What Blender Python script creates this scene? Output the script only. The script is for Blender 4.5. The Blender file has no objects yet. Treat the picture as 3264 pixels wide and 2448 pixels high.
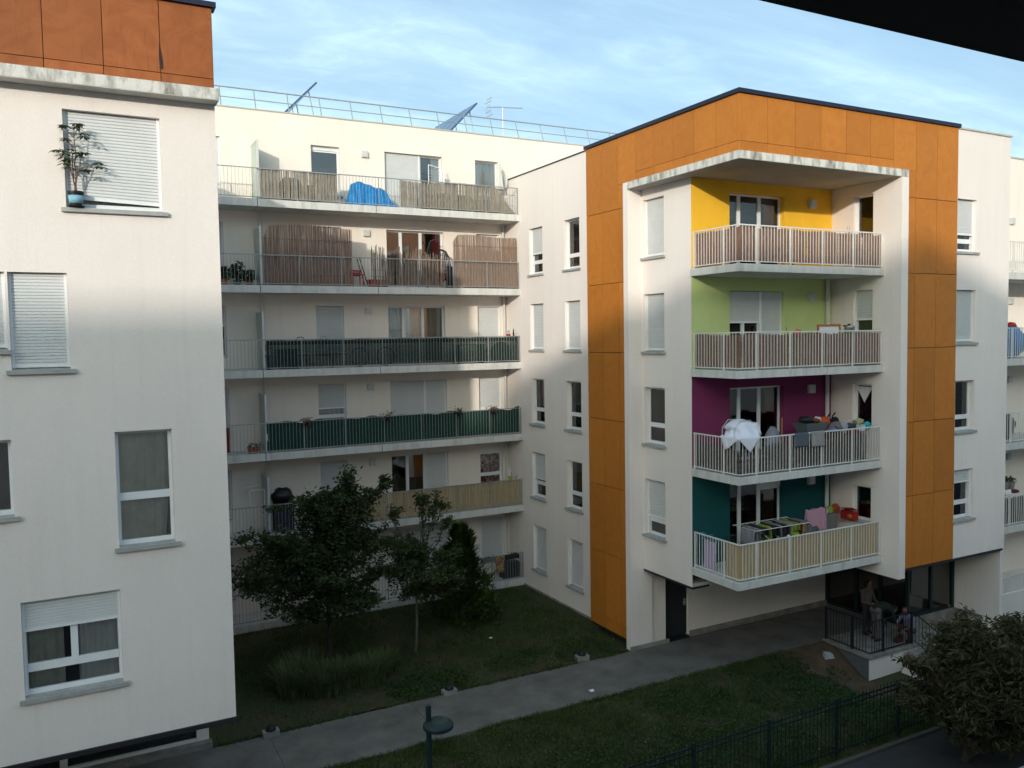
import bpy, bmesh, math, random
import numpy as np
from mathutils import Vector, Matrix, noise as mnoise
random.seed(7); np.random.seed(7)
S = bpy.context.scene
C = S.collection
G = 9.5                      # the camera stands 9.5 m above the courtyard; z below is written from the eye height

# ------------------------------------------------------------------ camera
YAW, PITCH, ROLL, FPX = 0.486229, 0.0560876, 0.0159707, 2662.776
fw = Vector((math.sin(YAW)*math.cos(PITCH), math.cos(YAW)*math.cos(PITCH), -math.sin(PITCH)))
r0 = Vector((math.cos(YAW), -math.sin(YAW), 0)); d0 = fw.cross(r0)
rt = math.cos(ROLL)*r0 + math.sin(ROLL)*d0; dn = -math.sin(ROLL)*r0 + math.cos(ROLL)*d0
cd = bpy.data.cameras.new('camera'); cam = bpy.data.objects.new('camera', cd); C.objects.link(cam)
mw = Matrix((( rt.x, -dn.x, -fw.x, 0), (rt.y, -dn.y, -fw.y, 0), (rt.z, -dn.z, -fw.z, G), (0, 0, 0, 1)))
cam.matrix_world = mw
cd.sensor_width = 36; cd.lens = 36*FPX/3264; cd.clip_start = .05; cd.clip_end = 3000
S.camera = cam

# ------------------------------------------------------------------ sky and sun
SUN_EL = math.radians(13.2)
sh = Vector((-.641, -.767, 0)).normalized()
to_sun = Vector((sh.x*math.cos(SUN_EL), sh.y*math.cos(SUN_EL), math.sin(SUN_EL)))
w = bpy.data.worlds.new('World'); S.world = w; w.use_nodes = True
nt = w.node_tree; nt.nodes.clear()
def wn(t, **k):
    n = nt.nodes.new(t)
    for a, v in k.items(): setattr(n, a, v)
    return n
sky = wn('ShaderNodeTexSky', sky_type='NISHITA', sun_disc=False, sun_elevation=SUN_EL,
         sun_rotation=math.atan2(sh.x, sh.y), altitude=100, air_density=1.0, dust_density=6.0, ozone_density=1.5)
tc = wn('ShaderNodeTexCoord'); sx = wn('ShaderNodeSeparateXYZ'); nt.links.new(tc.outputs['Generated'], sx.inputs[0])
zz = wn('ShaderNodeMath', operation='ADD'); nt.links.new(sx.outputs['Z'], zz.inputs[0]); zz.inputs[1].default_value = .10
zm = wn('ShaderNodeMath', operation='MAXIMUM'); nt.links.new(zz.outputs[0], zm.inputs[0]); zm.inputs[1].default_value = .06
dx = wn('ShaderNodeMath', operation='DIVIDE'); nt.links.new(sx.outputs['X'], dx.inputs[0]); nt.links.new(zm.outputs[0], dx.inputs[1])
dy = wn('ShaderNodeMath', operation='DIVIDE'); nt.links.new(sx.outputs['Y'], dy.inputs[0]); nt.links.new(zm.outputs[0], dy.inputs[1])
cb = wn('ShaderNodeCombineXYZ'); nt.links.new(dx.outputs[0], cb.inputs[0]); nt.links.new(dy.outputs[0], cb.inputs[1])
def cloud(rot, sc, nscale, det, lo, hi, dist, loc=(0, 0, 0)):
    mp = wn('ShaderNodeMapping'); mp.inputs['Rotation'].default_value = (0, 0, rot); mp.inputs['Scale'].default_value = sc
    mp.inputs['Location'].default_value = loc
    nt.links.new(cb.outputs[0], mp.inputs[0])
    nz = wn('ShaderNodeTexNoise'); nz.inputs['Scale'].default_value = nscale; nz.inputs['Detail'].default_value = det
    nz.inputs['Roughness'].default_value = .6; nz.inputs['Distortion'].default_value = dist
    nt.links.new(mp.outputs[0], nz.inputs['Vector'])
    mr = wn('ShaderNodeMapRange', interpolation_type='SMOOTHSTEP'); mr.inputs['From Min'].default_value = lo; mr.inputs['From Max'].default_value = hi
    nt.links.new(nz.outputs['Fac'], mr.inputs['Value'])
    return mr.outputs[0]
c1 = cloud(-.45, (.5, 1.5, 1), .85, 6, .38, .78, .5)
c2 = cloud(.2, (1, 1.3, 1), 3.6, 10, .42, .74, 1.2, (3, 1, 0))
c3 = cloud(-.5, (.25, 2.2, 1), 1.6, 4, .45, .8, .2, (1, 5, 0))
a1 = wn('ShaderNodeMath', operation='MULTIPLY_ADD'); nt.links.new(c2, a1.inputs[0]); a1.inputs[1].default_value = .5; a1.inputs[2].default_value = .6
ab = wn('ShaderNodeMath', operation='MULTIPLY'); nt.links.new(a1.outputs[0], ab.inputs[0]); nt.links.new(c1, ab.inputs[1])
a2 = wn('ShaderNodeMath', operation='MULTIPLY_ADD'); nt.links.new(c3, a2.inputs[0]); a2.inputs[1].default_value = .16; nt.links.new(ab.outputs[0], a2.inputs[2])
a3 = wn('ShaderNodeMath', operation='MULTIPLY_ADD'); nt.links.new(a2.outputs[0], a3.inputs[0]); a3.inputs[1].default_value = .58; a3.inputs[2].default_value = .24; a3.use_clamp = True
mix = wn('ShaderNodeMix', data_type='RGBA'); nt.links.new(a3.outputs[0], mix.inputs['Factor'])
CLOUD = (5.1, 6.9, 7.3, 1)
tint = wn('ShaderNodeMix', data_type='RGBA', blend_type='MULTIPLY'); tint.inputs['Factor'].default_value = 1
tint.inputs['B'].default_value = (.86, 1.06, 1.24, 1)
nt.links.new(sky.outputs[0], tint.inputs['A'])
nt.links.new(tint.outputs['Result'], mix.inputs['A']); mix.inputs['B'].default_value = CLOUD
bg = wn('ShaderNodeBackground'); bg.inputs['Strength'].default_value = .15
nt.links.new(mix.outputs['Result'], bg.inputs['Color'])
wo = wn('ShaderNodeOutputWorld'); nt.links.new(bg.outputs[0], wo.inputs['Surface'])
sd = bpy.data.lights.new('sun', 'SUN'); sd.energy = 2.0; sd.angle = math.radians(.9); sd.color = (1, .93, .82)
sun = bpy.data.objects.new('sun', sd); C.objects.link(sun); sun.rotation_mode = 'QUATERNION'
sun.rotation_quaternion = (-to_sun).to_track_quat('-Z', 'Y'); sun.location = (-60, -70, 60)
S.view_settings.view_transform = 'Standard'; S.view_settings.look = 'None'
S.view_settings.exposure = 0.38; S.view_settings.gamma = 1.0
S.view_settings.use_curve_mapping = False
S.render.engine = 'CYCLES'

# ------------------------------------------------------------------ materials
def newmat(name):
    m = bpy.data.materials.new(name); m.use_nodes = True
    n = m.node_tree; b = n.nodes['Principled BSDF']
    return m, n, b
def mk(name, col, rough=.8, var=.12, vs=2.0, col2=None, bump=0, bs=60, metal=0, stretch=(1, 1, 1), detail=5, lo=.35, hi=.7, rnd=0, spec=.3, fine=0, streak=0):
    m, n, b = newmat(name)
    L = n.links
    geo = n.nodes.new('ShaderNodeNewGeometry')
    mp = n.nodes.new('ShaderNodeMapping'); mp.inputs['Scale'].default_value = stretch; L.new(geo.outputs['Position'], mp.inputs[0])
    nz = n.nodes.new('ShaderNodeTexNoise'); nz.inputs['Scale'].default_value = vs; nz.inputs['Detail'].default_value = detail; nz.inputs['Roughness'].default_value = .6
    L.new(mp.outputs[0], nz.inputs['Vector'])
    mr = n.nodes.new('ShaderNodeMapRange'); mr.inputs['From Min'].default_value = lo; mr.inputs['From Max'].default_value = hi; L.new(nz.outputs['Fac'], mr.inputs['Value'])
    mx = n.nodes.new('ShaderNodeMix'); mx.data_type = 'RGBA'; L.new(mr.outputs[0], mx.inputs['Factor'])
    if col2 is None: col2 = tuple(c*(1-var) for c in col)
    mx.inputs['A'].default_value = (*col, 1); mx.inputs['B'].default_value = (*col2, 1)
    out = mx.outputs['Result']
    if fine:
        fz = n.nodes.new('ShaderNodeTexNoise'); fz.inputs['Scale'].default_value = 45; fz.inputs['Detail'].default_value = 3
        L.new(geo.outputs['Position'], fz.inputs['Vector'])
        fr = n.nodes.new('ShaderNodeMapRange'); fr.inputs['To Min'].default_value = 1-fine; fr.inputs['To Max'].default_value = 1+fine; L.new(fz.outputs['Fac'], fr.inputs['Value'])
        fm = n.nodes.new('ShaderNodeVectorMath'); fm.operation = 'SCALE'; L.new(out, fm.inputs[0]); L.new(fr.outputs[0], fm.inputs['Scale']); out = fm.outputs[0]
    if streak:
        mp2 = n.nodes.new('ShaderNodeMapping'); mp2.inputs['Scale'].default_value = (3.2, 3.2, .16); L.new(geo.outputs['Position'], mp2.inputs[0])
        sz = n.nodes.new('ShaderNodeTexNoise'); sz.inputs['Scale'].default_value = 1.6; sz.inputs['Detail'].default_value = 6; sz.inputs['Roughness'].default_value = .65; L.new(mp2.outputs[0], sz.inputs['Vector'])
        s2 = n.nodes.new('ShaderNodeMapRange'); s2.inputs['From Min'].default_value = .52; s2.inputs['From Max'].default_value = .80; s2.inputs['To Min'].default_value = 1; s2.inputs['To Max'].default_value = 1-streak; L.new(sz.outputs['Fac'], s2.inputs['Value'])
        fm = n.nodes.new('ShaderNodeVectorMath'); fm.operation = 'SCALE'; L.new(out, fm.inputs[0]); L.new(s2.outputs[0], fm.inputs['Scale']); out = fm.outputs[0]
    L.new(out, b.inputs['Base Color'])
    b.inputs['Roughness'].default_value = rough; b.inputs['Metallic'].default_value = metal; b.inputs['Specular IOR Level'].default_value = spec
    if bump:
        bz = n.nodes.new('ShaderNodeTexNoise'); bz.inputs['Scale'].default_value = bs; bz.inputs['Detail'].default_value = 4; L.new(geo.outputs['Position'], bz.inputs['Vector'])
        bp = n.nodes.new('ShaderNodeBump'); bp.inputs['Strength'].default_value = bump; bp.inputs['Distance'].default_value = .01; L.new(bz.outputs['Fac'], bp.inputs['Height']); L.new(bp.outputs[0], b.inputs['Normal'])
    return m
M = {}
M['stucco'] = mk('white_render', (.835, .758, .712), .9, vs=.55, col2=(.78, .708, .665), bump=.45, bs=70, fine=.07, stretch=(1, 1, .45), streak=.06)
M['stucco2'] = mk('cream_render', (.86, .775, .69), .9, vs=.7, col2=(.80, .72, .645), bump=.35, bs=70, fine=.06, stretch=(1, 1, .5), streak=.06)
M['yellow'] = mk('yellow_render', (.90, .50, .035), .85, vs=1, var=.1, bump=.3, bs=90, fine=.05)
M['green'] = mk('lime_render', (.57, .66, .28), .85, vs=1, var=.1, bump=.3, bs=90, fine=.05)
M['magenta'] = mk('magenta_render', (.205, .032, .105), .85, vs=1, var=.12, bump=.3, bs=90, fine=.05)
M['teal'] = mk('teal_render', (.007, .080, .086), .85, vs=1, var=.12, bump=.3, bs=90, fine=.05)
M['concrete'] = mk('stained_concrete', (.62, .61, .58), .85, vs=1.6, col2=(.50, .485, .45), bump=.3, bs=50, stretch=(2.2, 2.2, .6), lo=.45, hi=.75, fine=.08, streak=.3)
M['algae'] = mk('weathered_concrete', (.66, .64, .60), .9, vs=1.5, col2=(.13, .12, .085), bump=.6, bs=40, stretch=(4, 4, 1.3), lo=.44, hi=.74, detail=8, fine=.15)
M['soffit'] = mk('unpainted_shaded_soffit', (.40, .38, .35), .9, vs=2, var=.15, fine=.06)  # unpainted concrete, darkened to stand for the shade under the canopy
M['sill'] = mk('sill_stone', (.42, .42, .41), .75, vs=4, var=.25, fine=.1)
def wood(name, a, b_, rnd=.1):
    m, n, b = newmat(name); L = n.links
    geo = n.nodes.new('ShaderNodeNewGeometry'); oi = n.nodes.new('ShaderNodeObjectInfo')
    ad = n.nodes.new('ShaderNodeVectorMath'); ad.operation = 'ADD'; L.new(geo.outputs['Position'], ad.inputs[0])
    sc = n.nodes.new('ShaderNodeVectorMath'); sc.operation = 'SCALE'; sc.inputs[0].default_value = (17, 9, 23); L.new(oi.outputs['Random'], sc.inputs['Scale']); L.new(sc.outputs[0], ad.inputs[1])
    nz = n.nodes.new('ShaderNodeTexNoise'); nz.inputs['Scale'].default_value = 1.7; nz.inputs['Detail'].default_value = 7; nz.inputs['Distortion'].default_value = 2.2; nz.inputs['Roughness'].default_value = .62
    L.new(ad.outputs[0], nz.inputs['Vector'])
    mr = n.nodes.new('ShaderNodeMapRange'); mr.inputs['From Min'].default_value = .35; mr.inputs['From Max'].default_value = .7; L.new(nz.outputs['Fac'], mr.inputs['Value'])
    mx = n.nodes.new('ShaderNodeMix'); mx.data_type = 'RGBA'; mx.inputs['A'].default_value = (*a, 1); mx.inputs['B'].default_value = (*b_, 1); L.new(mr.outputs[0], mx.inputs['Factor'])
    mp = n.nodes.new('ShaderNodeMapping'); mp.inputs['Scale'].default_value = (9, 9, .8); L.new(ad.outputs[0], mp.inputs[0])
    n2 = n.nodes.new('ShaderNodeTexNoise'); n2.inputs['Scale'].default_value = 2.4; n2.inputs['Detail'].default_value = 5; L.new(mp.outputs[0], n2.inputs['Vector'])
    m2 = n.nodes.new('ShaderNodeMapRange'); m2.inputs['From Min'].default_value = .60; m2.inputs['From Max'].default_value = .82; m2.inputs['To Max'].default_value = .5; L.new(n2.outputs['Fac'], m2.inputs['Value'])
    mx2 = n.nodes.new('ShaderNodeMix'); mx2.data_type = 'RGBA'; L.new(m2.outputs[0], mx2.inputs['Factor']); L.new(mx.outputs['Result'], mx2.inputs['A'])
    mx2.inputs['B'].default_value = (b_[0]*.55, b_[1]*.4, b_[2]*.4, 1)
    r2 = n.nodes.new('ShaderNodeMapRange'); r2.inputs['To Min'].default_value = 1-rnd; r2.inputs['To Max'].default_value = 1+rnd; L.new(oi.outputs['Random'], r2.inputs['Value'])
    fm = n.nodes.new('ShaderNodeVectorMath'); fm.operation = 'SCALE'; L.new(mx2.outputs['Result'], fm.inputs[0]); L.new(r2.outputs[0], fm.inputs['Scale'])
    L.new(fm.outputs[0], b.inputs['Base Color']); b.inputs['Roughness'].default_value = .55; b.inputs['Specular IOR Level'].default_value = .3
    return m
M['orange'] = wood('orange_wood_panel', (.50, .178, .026), (.44, .148, .020), .08)
M['rust'] = wood('rust_wood_panel', (.345, .108, .030), (.26, .074, .020), .10)
M['dark'] = mk('dark_joint', (.03, .022, .02), .8)
M['coping'] = mk('dark_metal_coping', (.025, .03, .055), .4, var=.2, metal=.2)
M['dripmetal'] = mk('dark_drip_metal', (.028, .027, .03), .5, var=.2)
M['lightcoping'] = mk('light_coping', (.5, .48, .44), .7)
M['white'] = mk('white_pvc', (.80, .81, .82), .4, var=.05, vs=3, spec=.4)
M['shutter'] = mk('white_shutter', (.70, .71, .71), .5, var=.06, vs=3, spec=.3)
M['galv'] = mk('galvanised_steel', (.36, .37, .37), .5, var=.2, vs=8, metal=.3)
M['railwhite'] = mk('white_painted_steel', (.74, .72, .69), .45, var=.08, vs=6)
M['blackmetal'] = mk('black_metal', (.012, .014, .02), .5, var=.2)
M['greenmetal'] = mk('dark_green_metal', (.012, .03, .03), .45, var=.3, vs=5)
M['navy'] = mk('dark_blue_door', (.024, .027, .032), .5, var=.15)
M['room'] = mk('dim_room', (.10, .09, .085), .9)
M['curtain'] = mk('grey_curtain', (.88, .88, .85), .9, var=.12, vs=5)
M['curtain2'] = mk('olive_curtain', (.62, .63, .52), .9, var=.2, vs=5)
M['lace'] = mk('white_lace', (.75, .75, .75), .9, var=.1, vs=20)
M['redcurtain'] = mk('red_patterned_curtain', (.22, .03, .035), .9, col2=(.5, .38, .36), vs=9, lo=.52, hi=.56, detail=1)
M['reed'] = mk('brown_reed', (.27, .158, .118), .9, vs=25, col2=(.15, .085, .063), stretch=(1, 1, .15), fine=.2)
M['reedgrey'] = mk('grey_reed', (.36, .315, .25), .9, vs=25, col2=(.18, .15, .12), stretch=(1, 1, .15), fine=.2)
M['cane'] = mk('tan_cane', (.47, .36, .20), .75, vs=20, col2=(.36, .265, .14), stretch=(1, 1, .1), fine=.08)
M['heather'] = mk('dark_brush', (.12, .105, .09), .95, vs=18, col2=(.04, .035, .03), fine=.3)
M['net'] = mk('dark_green_net', (.010, .055, .038), .8, vs=8, var=.35)
M['net2'] = mk('black_net', (.012, .034, .027), .8, vs=8, var=.35)
M['frost'] = mk('frosted_glass', (.42, .50, .45), .35, var=.06)
M['pipe'] = mk('grey_pipe', (.62, .62, .61), .5, var=.08)
M['vent'] = mk('vent_box', (.60, .60, .58), .6, var=.1)
M['tarp'] = mk('blue_tarp', (.008, .24, .56), .45, vs=6, col2=(.004, .15, .42), bump=.7, bs=7)
M['solar'] = mk('solar_glass', (.05, .09, .19), .15, var=.2, spec=.6)
M['alu'] = mk('aluminium', (.55, .56, .58), .4, metal=.6)
M['path'] = mk('path_concrete', (.165, .155, .144), .9, vs=1.1, col2=(.095, .088, .082), bump=.6, bs=60, fine=.28, lo=.36, hi=.70, detail=9)
M['kerb'] = mk('kerb_concrete', (.30, .285, .26), .9, vs=3, col2=(.17, .16, .14), fine=.15)
M['asphalt'] = mk('asphalt', (.06, .06, .062), .95, vs=2, var=.3, bump=.5, bs=120, fine=.2)
M['soil'] = mk('lawn_soil', (.040, .048, .018), .95, vs=1.4, col2=(.062, .047, .028), bump=.8, bs=25, fine=.3, lo=.45, hi=.62)
M['earth'] = mk('bare_earth', (.115, .078, .047), .95, vs=3, col2=(.065, .047, .03), bump=.8, bs=20, fine=.25)
M['bark'] = mk('bark', (.07, .058, .048), .95, vs=12, var=.5, bump=.8, bs=40, stretch=(1, 1, .3))
M['barkpale'] = mk('pale_bark', (.15, .13, .11), .95, vs=12, var=.4, bump=.6, bs=40, stretch=(1, 1, .3))
M['skin'] = mk('skin', (.22, .12, .08), .6, var=.08)
M['hair'] = mk('dark_hair', (.012, .010, .009), .7)
M['eave'] = mk('dark_eave', (.016, .014, .015), .9, var=.3, vs=4)
M['ledge'] = mk('ledge_metal', (.55, .58, .62), .4, var=.05)
M['tile'] = mk('roof_tile', (.25, .10, .06), .9, var=.3, vs=4)
M['beige'] = mk('beige_wall', (.55, .50, .42), .9)
def flat(name, col, rough=.85, var=.15, vs=6, **k):
    if name not in M: M[name] = mk(name, col, rough, var=var, vs=vs, **k)
    return M[name]
def leafmat(name, a, b_, tr=.25, vs=3.0):
    m, n, b = newmat(name); L = n.links
    geo = n.nodes.new('ShaderNodeNewGeometry')
    nz = n.nodes.new('ShaderNodeTexNoise'); nz.inputs['Scale'].default_value = vs; nz.inputs['Detail'].default_value = 4; L.new(geo.outputs['Position'], nz.inputs['Vector'])
    ad = n.nodes.new('ShaderNodeMath'); ad.operation = 'MULTIPLY_ADD'; L.new(geo.outputs['Random Per Island'], ad.inputs[0]); ad.inputs[1].default_value = .5
    L.new(nz.outputs['Fac'], ad.inputs[2])
    mr = n.nodes.new('ShaderNodeMapRange'); mr.inputs['From Min'].default_value = .45; mr.inputs['From Max'].default_value = 1.05; L.new(ad.outputs[0], mr.inputs['Value'])
    mx = n.nodes.new('ShaderNodeMix'); mx.data_type = 'RGBA'; mx.inputs['A'].default_value = (*a, 1); mx.inputs['B'].default_value = (*b_, 1); L.new(mr.outputs[0], mx.inputs['Factor'])
    L.new(mx.outputs['Result'], b.inputs['Base Color']); b.inputs['Roughness'].default_value = .6; b.inputs['Specular IOR Level'].default_value = .25
    t = n.nodes.new('ShaderNodeBsdfTranslucent'); L.new(mx.outputs['Result'], t.inputs['Color'])
    ms = n.nodes.new('ShaderNodeMixShader'); ms.inputs[0].default_value = tr
    o = n.nodes['Material Output']; L.new(b.outputs[0], ms.inputs[1]); L.new(t.outputs[0], ms.inputs[2]); L.new(ms.outputs[0], o.inputs['Surface'])
    return m
M['leaf'] = leafmat('tree_leaves', (.022, .042, .015), (.080, .105, .036))
M['leafred'] = leafmat('bronze_leaves', (.034, .038, .017), (.115, .105, .05))
M['thuja'] = leafmat('conifer_sprays', (.030, .055, .014), (.085, .125, .026))
M['grass'] = leafmat('grass_blades', (.030, .056, .012), (.080, .115, .030), vs=1.2)
M['weeds'] = leafmat('ground_cover', (.018, .048, .014), (.045, .085, .022), vs=2)
M['reedgrass'] = leafmat('long_grass', (.035, .07, .02), (.15, .165, .07), vs=2)
M['plant'] = leafmat('potted_plant_leaves', (.035, .06, .015), (.09, .12, .035))
M['flower'] = leafmat('flowers', (.10, .06, .05), (.35, .22, .17))
m, n, b = newmat('window_glass')
o = n.nodes['Material Output']; tr = n.nodes.new('ShaderNodeBsdfTransparent'); tr.inputs[0].default_value = (.97, .98, .98, 1)
gl = n.nodes.new('ShaderNodeBsdfGlossy'); gl.inputs['Roughness'].default_value = .02
lw = n.nodes.new('ShaderNodeFresnel'); lw.inputs['IOR'].default_value = 1.6
mm = n.nodes.new('ShaderNodeMath'); mm.operation = 'MULTIPLY_ADD'; n.links.new(lw.outputs[0], mm.inputs[0]); mm.inputs[1].default_value = 1.2; mm.inputs[2].default_value = .055; mm.use_clamp = True
ms = n.nodes.new('ShaderNodeMixShader'); n.links.new(mm.outputs[0], ms.inputs[0]); n.links.new(tr.outputs[0], ms.inputs[1]); n.links.new(gl.outputs[0], ms.inputs[2]); n.links.new(ms.outputs[0], o.inputs['Surface'])
M['glass'] = m

# ------------------------------------------------------------------ builders
POS = {}
def place(o, origin, parent):
    C.objects.link(o); origin = Vector(origin)
    if parent is not None:
        o.parent = parent; o.location = origin - POS[parent.name]
    else:
        o.location = origin
    POS[o.name] = origin
    return o
def tag(o, label=None, cat=None, group=None, kind=None):
    if label: o['label'] = label
    if cat: o['category'] = cat
    if group: o['group'] = group
    if kind: o['kind'] = kind
    return o
def thing(name, label, cat, loc, group=None):
    o = bpy.data.objects.new(name, None); o.empty_display_size = .3
    place(o, (loc[0], loc[1], loc[2]+G), None)
    return tag(o, label, cat, group)
def obj_from(name, verts, faces, mat, parent=None, smooth=False, mats=None, fmat=None):
    v = np.asarray(verts, dtype=float).reshape(-1, 3)
    lo = v.min(0); hi = v.max(0); org = np.array([(lo[0]+hi[0])/2, (lo[1]+hi[1])/2, lo[2]])
    me = bpy.data.meshes.new(name)
    me.from_pydata((v-org).tolist(), [], faces)
    if mats:
        for mm_ in mats: me.materials.append(mm_)
        me.polygons.foreach_set('material_index', fmat)
    else: me.materials.append(M[mat] if isinstance(mat, str) else mat)
    if smooth: me.polygons.foreach_set('use_smooth', [True]*len(me.polygons))
    me.update()
    o = bpy.data.objects.new(name, me)
    return place(o, (org[0], org[1], org[2]+G), parent)
def inst(name, src, origin, parent):      # a copy that shares mesh data
    o = bpy.data.objects.new(name, src.data)
    return place(o, origin, parent)
class MB:
    def __init__(s): s.v = []; s.f = []
    def box(s, x0, x1, y0, y1, z0, z1):
        n = len(s.v)
        s.v += [(x0, y0, z0), (x1, y0, z0), (x1, y1, z0), (x0, y1, z0), (x0, y0, z1), (x1, y0, z1), (x1, y1, z1), (x0, y1, z1)]
        s.f += [(n, n+3, n+2, n+1), (n+4, n+5, n+6, n+7), (n, n+1, n+5, n+4), (n+1, n+2, n+6, n+5), (n+2, n+3, n+7, n+6), (n+3, n, n+4, n+7)]
        return s
    def quad(s, a, b, c, d):
        n = len(s.v); s.v += [a, b, c, d]; s.f.append((n, n+1, n+2, n+3)); return s
    def tube(s, pts, r, n=6, cap=True):
        pts = [Vector(p) for p in pts]; rs = r if isinstance(r, (list, tuple)) else [r]*len(pts)
        base = len(s.v); up = Vector((.13, .29, .95))
        for i, p in enumerate(pts):
            t = (pts[min(i+1, len(pts)-1)] - pts[max(i-1, 0)]).normalized()
            a = t.cross(up)
            if a.length < .1: a = t.cross(Vector((1, 0, 0)))
            a.normalize(); c = t.cross(a)
            for k in range(n):
                q = p + rs[i]*(math.cos(2*math.pi*k/n)*a + math.sin(2*math.pi*k/n)*c); s.v.append(tuple(q))
        for i in range(len(pts)-1):
            for k in range(n):
                s.f.append((base+i*n+k, base+i*n+(k+1) % n, base+(i+1)*n+(k+1) % n, base+(i+1)*n+k))
        if cap:
            s.f.append(tuple(base+k for k in range(n))[::-1]); s.f.append(tuple(base+(len(pts)-1)*n+k for k in range(n)))
        return s
    def lathe(s, cx, cy, prof, n=16, ax='z'):
        base = len(s.v)
        for r, z in prof:
            for k in range(n):
                a = 2*math.pi*k/n; s.v.append((cx+r*math.cos(a), cy+r*math.sin(a), z))
        for i in range(len(prof)-1):
            for k in range(n):
                s.f.append((base+i*n+k, base+i*n+(k+1) % n, base+(i+1)*n+(k+1) % n, base+(i+1)*n+k))
        s.f.append(tuple(base+k for k in range(n))[::-1]); s.f.append(tuple(base+(len(prof)-1)*n+k for k in range(n)))
        return s
    def ell(s, c, r, n=10, m=7, wob=0, seed=0):
        base = len(s.v)
        for i in range(m+1):
            th = math.pi*i/m
            for k in range(n):
                a = 2*math.pi*k/n
                d = Vector((math.sin(th)*math.cos(a), math.sin(th)*math.sin(a), math.cos(th)))
                q = 1 + (wob*mnoise.noise(d*1.9+Vector((seed*3.1, seed*1.7, 0))) if wob else 0)
                s.v.append((c[0]+r[0]*d.x*q, c[1]+r[1]*d.y*q, c[2]+r[2]*d.z*q))
        for i in range(m):
            for k in range(n):
                s.f.append((base+i*n+k, base+(i+1)*n+k, base+(i+1)*n+(k+1) % n, base+i*n+(k+1) % n))
        return s
    def grid(s, P, nu, nv):               # P(i,j) -> point
        base = len(s.v)
        for j in range(nv+1):
            for i in range(nu+1): s.v.append(tuple(P(i/nu, j/nv)))
        for j in range(nv):
            for i in range(nu):
                a = base+j*(nu+1)+i; s.f.append((a, a+1, a+nu+2, a+nu+1))
        return s
    def build(s, name, mat, parent=None, smooth=False):
        return obj_from(name, s.v, s.f, mat, parent, smooth)
def fbox(mb, ax, pl, u0, u1, d0, d1, z0, z1):
    if ax == 'Y': return mb.box(u0, u1, pl+d0, pl+d1, z0, z1)
    return mb.box(pl+d0, pl+d1, u0, u1, z0, z1)
def fpt(ax, pl, u, d, z): return (u, pl+d, z) if ax == 'Y' else (pl+d, u, z)
def wall(mb, ax, pl, u0, u1, z0, z1, ops=(), depth=.2):
    us = sorted({u0, u1, *[min(max(o[k], u0), u1) for o in ops for k in (0, 1)]})
    zs = sorted({z0, z1, *[min(max(o[k], z0), z1) for o in ops for k in (2, 3)]})
    for i in range(len(us)-1):
        for j in range(len(zs)-1):
            cu = (us[i]+us[i+1])/2; cz = (zs[j]+zs[j+1])/2
            if any(o[0] < cu < o[1] and o[2] < cz < o[3] for o in ops): continue
            mb.quad(*[fpt(ax, pl, a, 0, z) for a, z in ((us[i], zs[j]), (us[i+1], zs[j]), (us[i+1], zs[j+1]), (us[i], zs[j+1]))])
    for a, b_, c, d in [o[:4] for o in ops]:
        for p, q in (((a, c), (a, d)), ((b_, c), (b_, d)), ((a, c), (b_, c)), ((a, d), (b_, d))):
            mb.quad(fpt(ax, pl, p[0], 0, p[1]), fpt(ax, pl, q[0], 0, q[1]), fpt(ax, pl, q[0], depth, q[1]), fpt(ax, pl, p[0], depth, p[1]))
    return mb
def curtain_mesh(ax, pl, u0, u1, z0, z1, d, amp=.034, waves=5.3, gather=0):
    mb = MB(); nu = max(12, int((u1-u0)*40)); ph = random.random()*6
    def P(a, t):
        u = u0+(u1-u0)*a
        if gather: u = u0+(u-u0)*(1-gather*(1-t)**2*.5)
        return fpt(ax, pl, u, d+amp*(.6+.4*math.sin(3*a+ph))*math.sin(ph+a*waves*6.28*(u1-u0)/.8+1.1*math.sin(5*a+ph)+.5*t), z0+(z1-z0)*t)
    return mb.grid(P, nu, 6)
def shutter_mesh(ax, pl, u0, u1, z0, z1, d, pitch=.055):
    mb = MB(); n = max(1, int(round((z1-z0)/pitch))); h = (z1-z0)/n
    for i in range(n):
        a = z0+i*h
        for (za, da), (zb, db) in (((a, 0), (a+h*.70, -.016)), ((a+h*.70, -.016), (a+h*.80, .014)), ((a+h*.80, .014), (a+h, 0))):
            mb.quad(fpt(ax, pl, u0, d+da, za), fpt(ax, pl, u1, d+da, za), fpt(ax, pl, u1, d+db, zb), fpt(ax, pl, u0, d+db, zb))
    return mb
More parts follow.
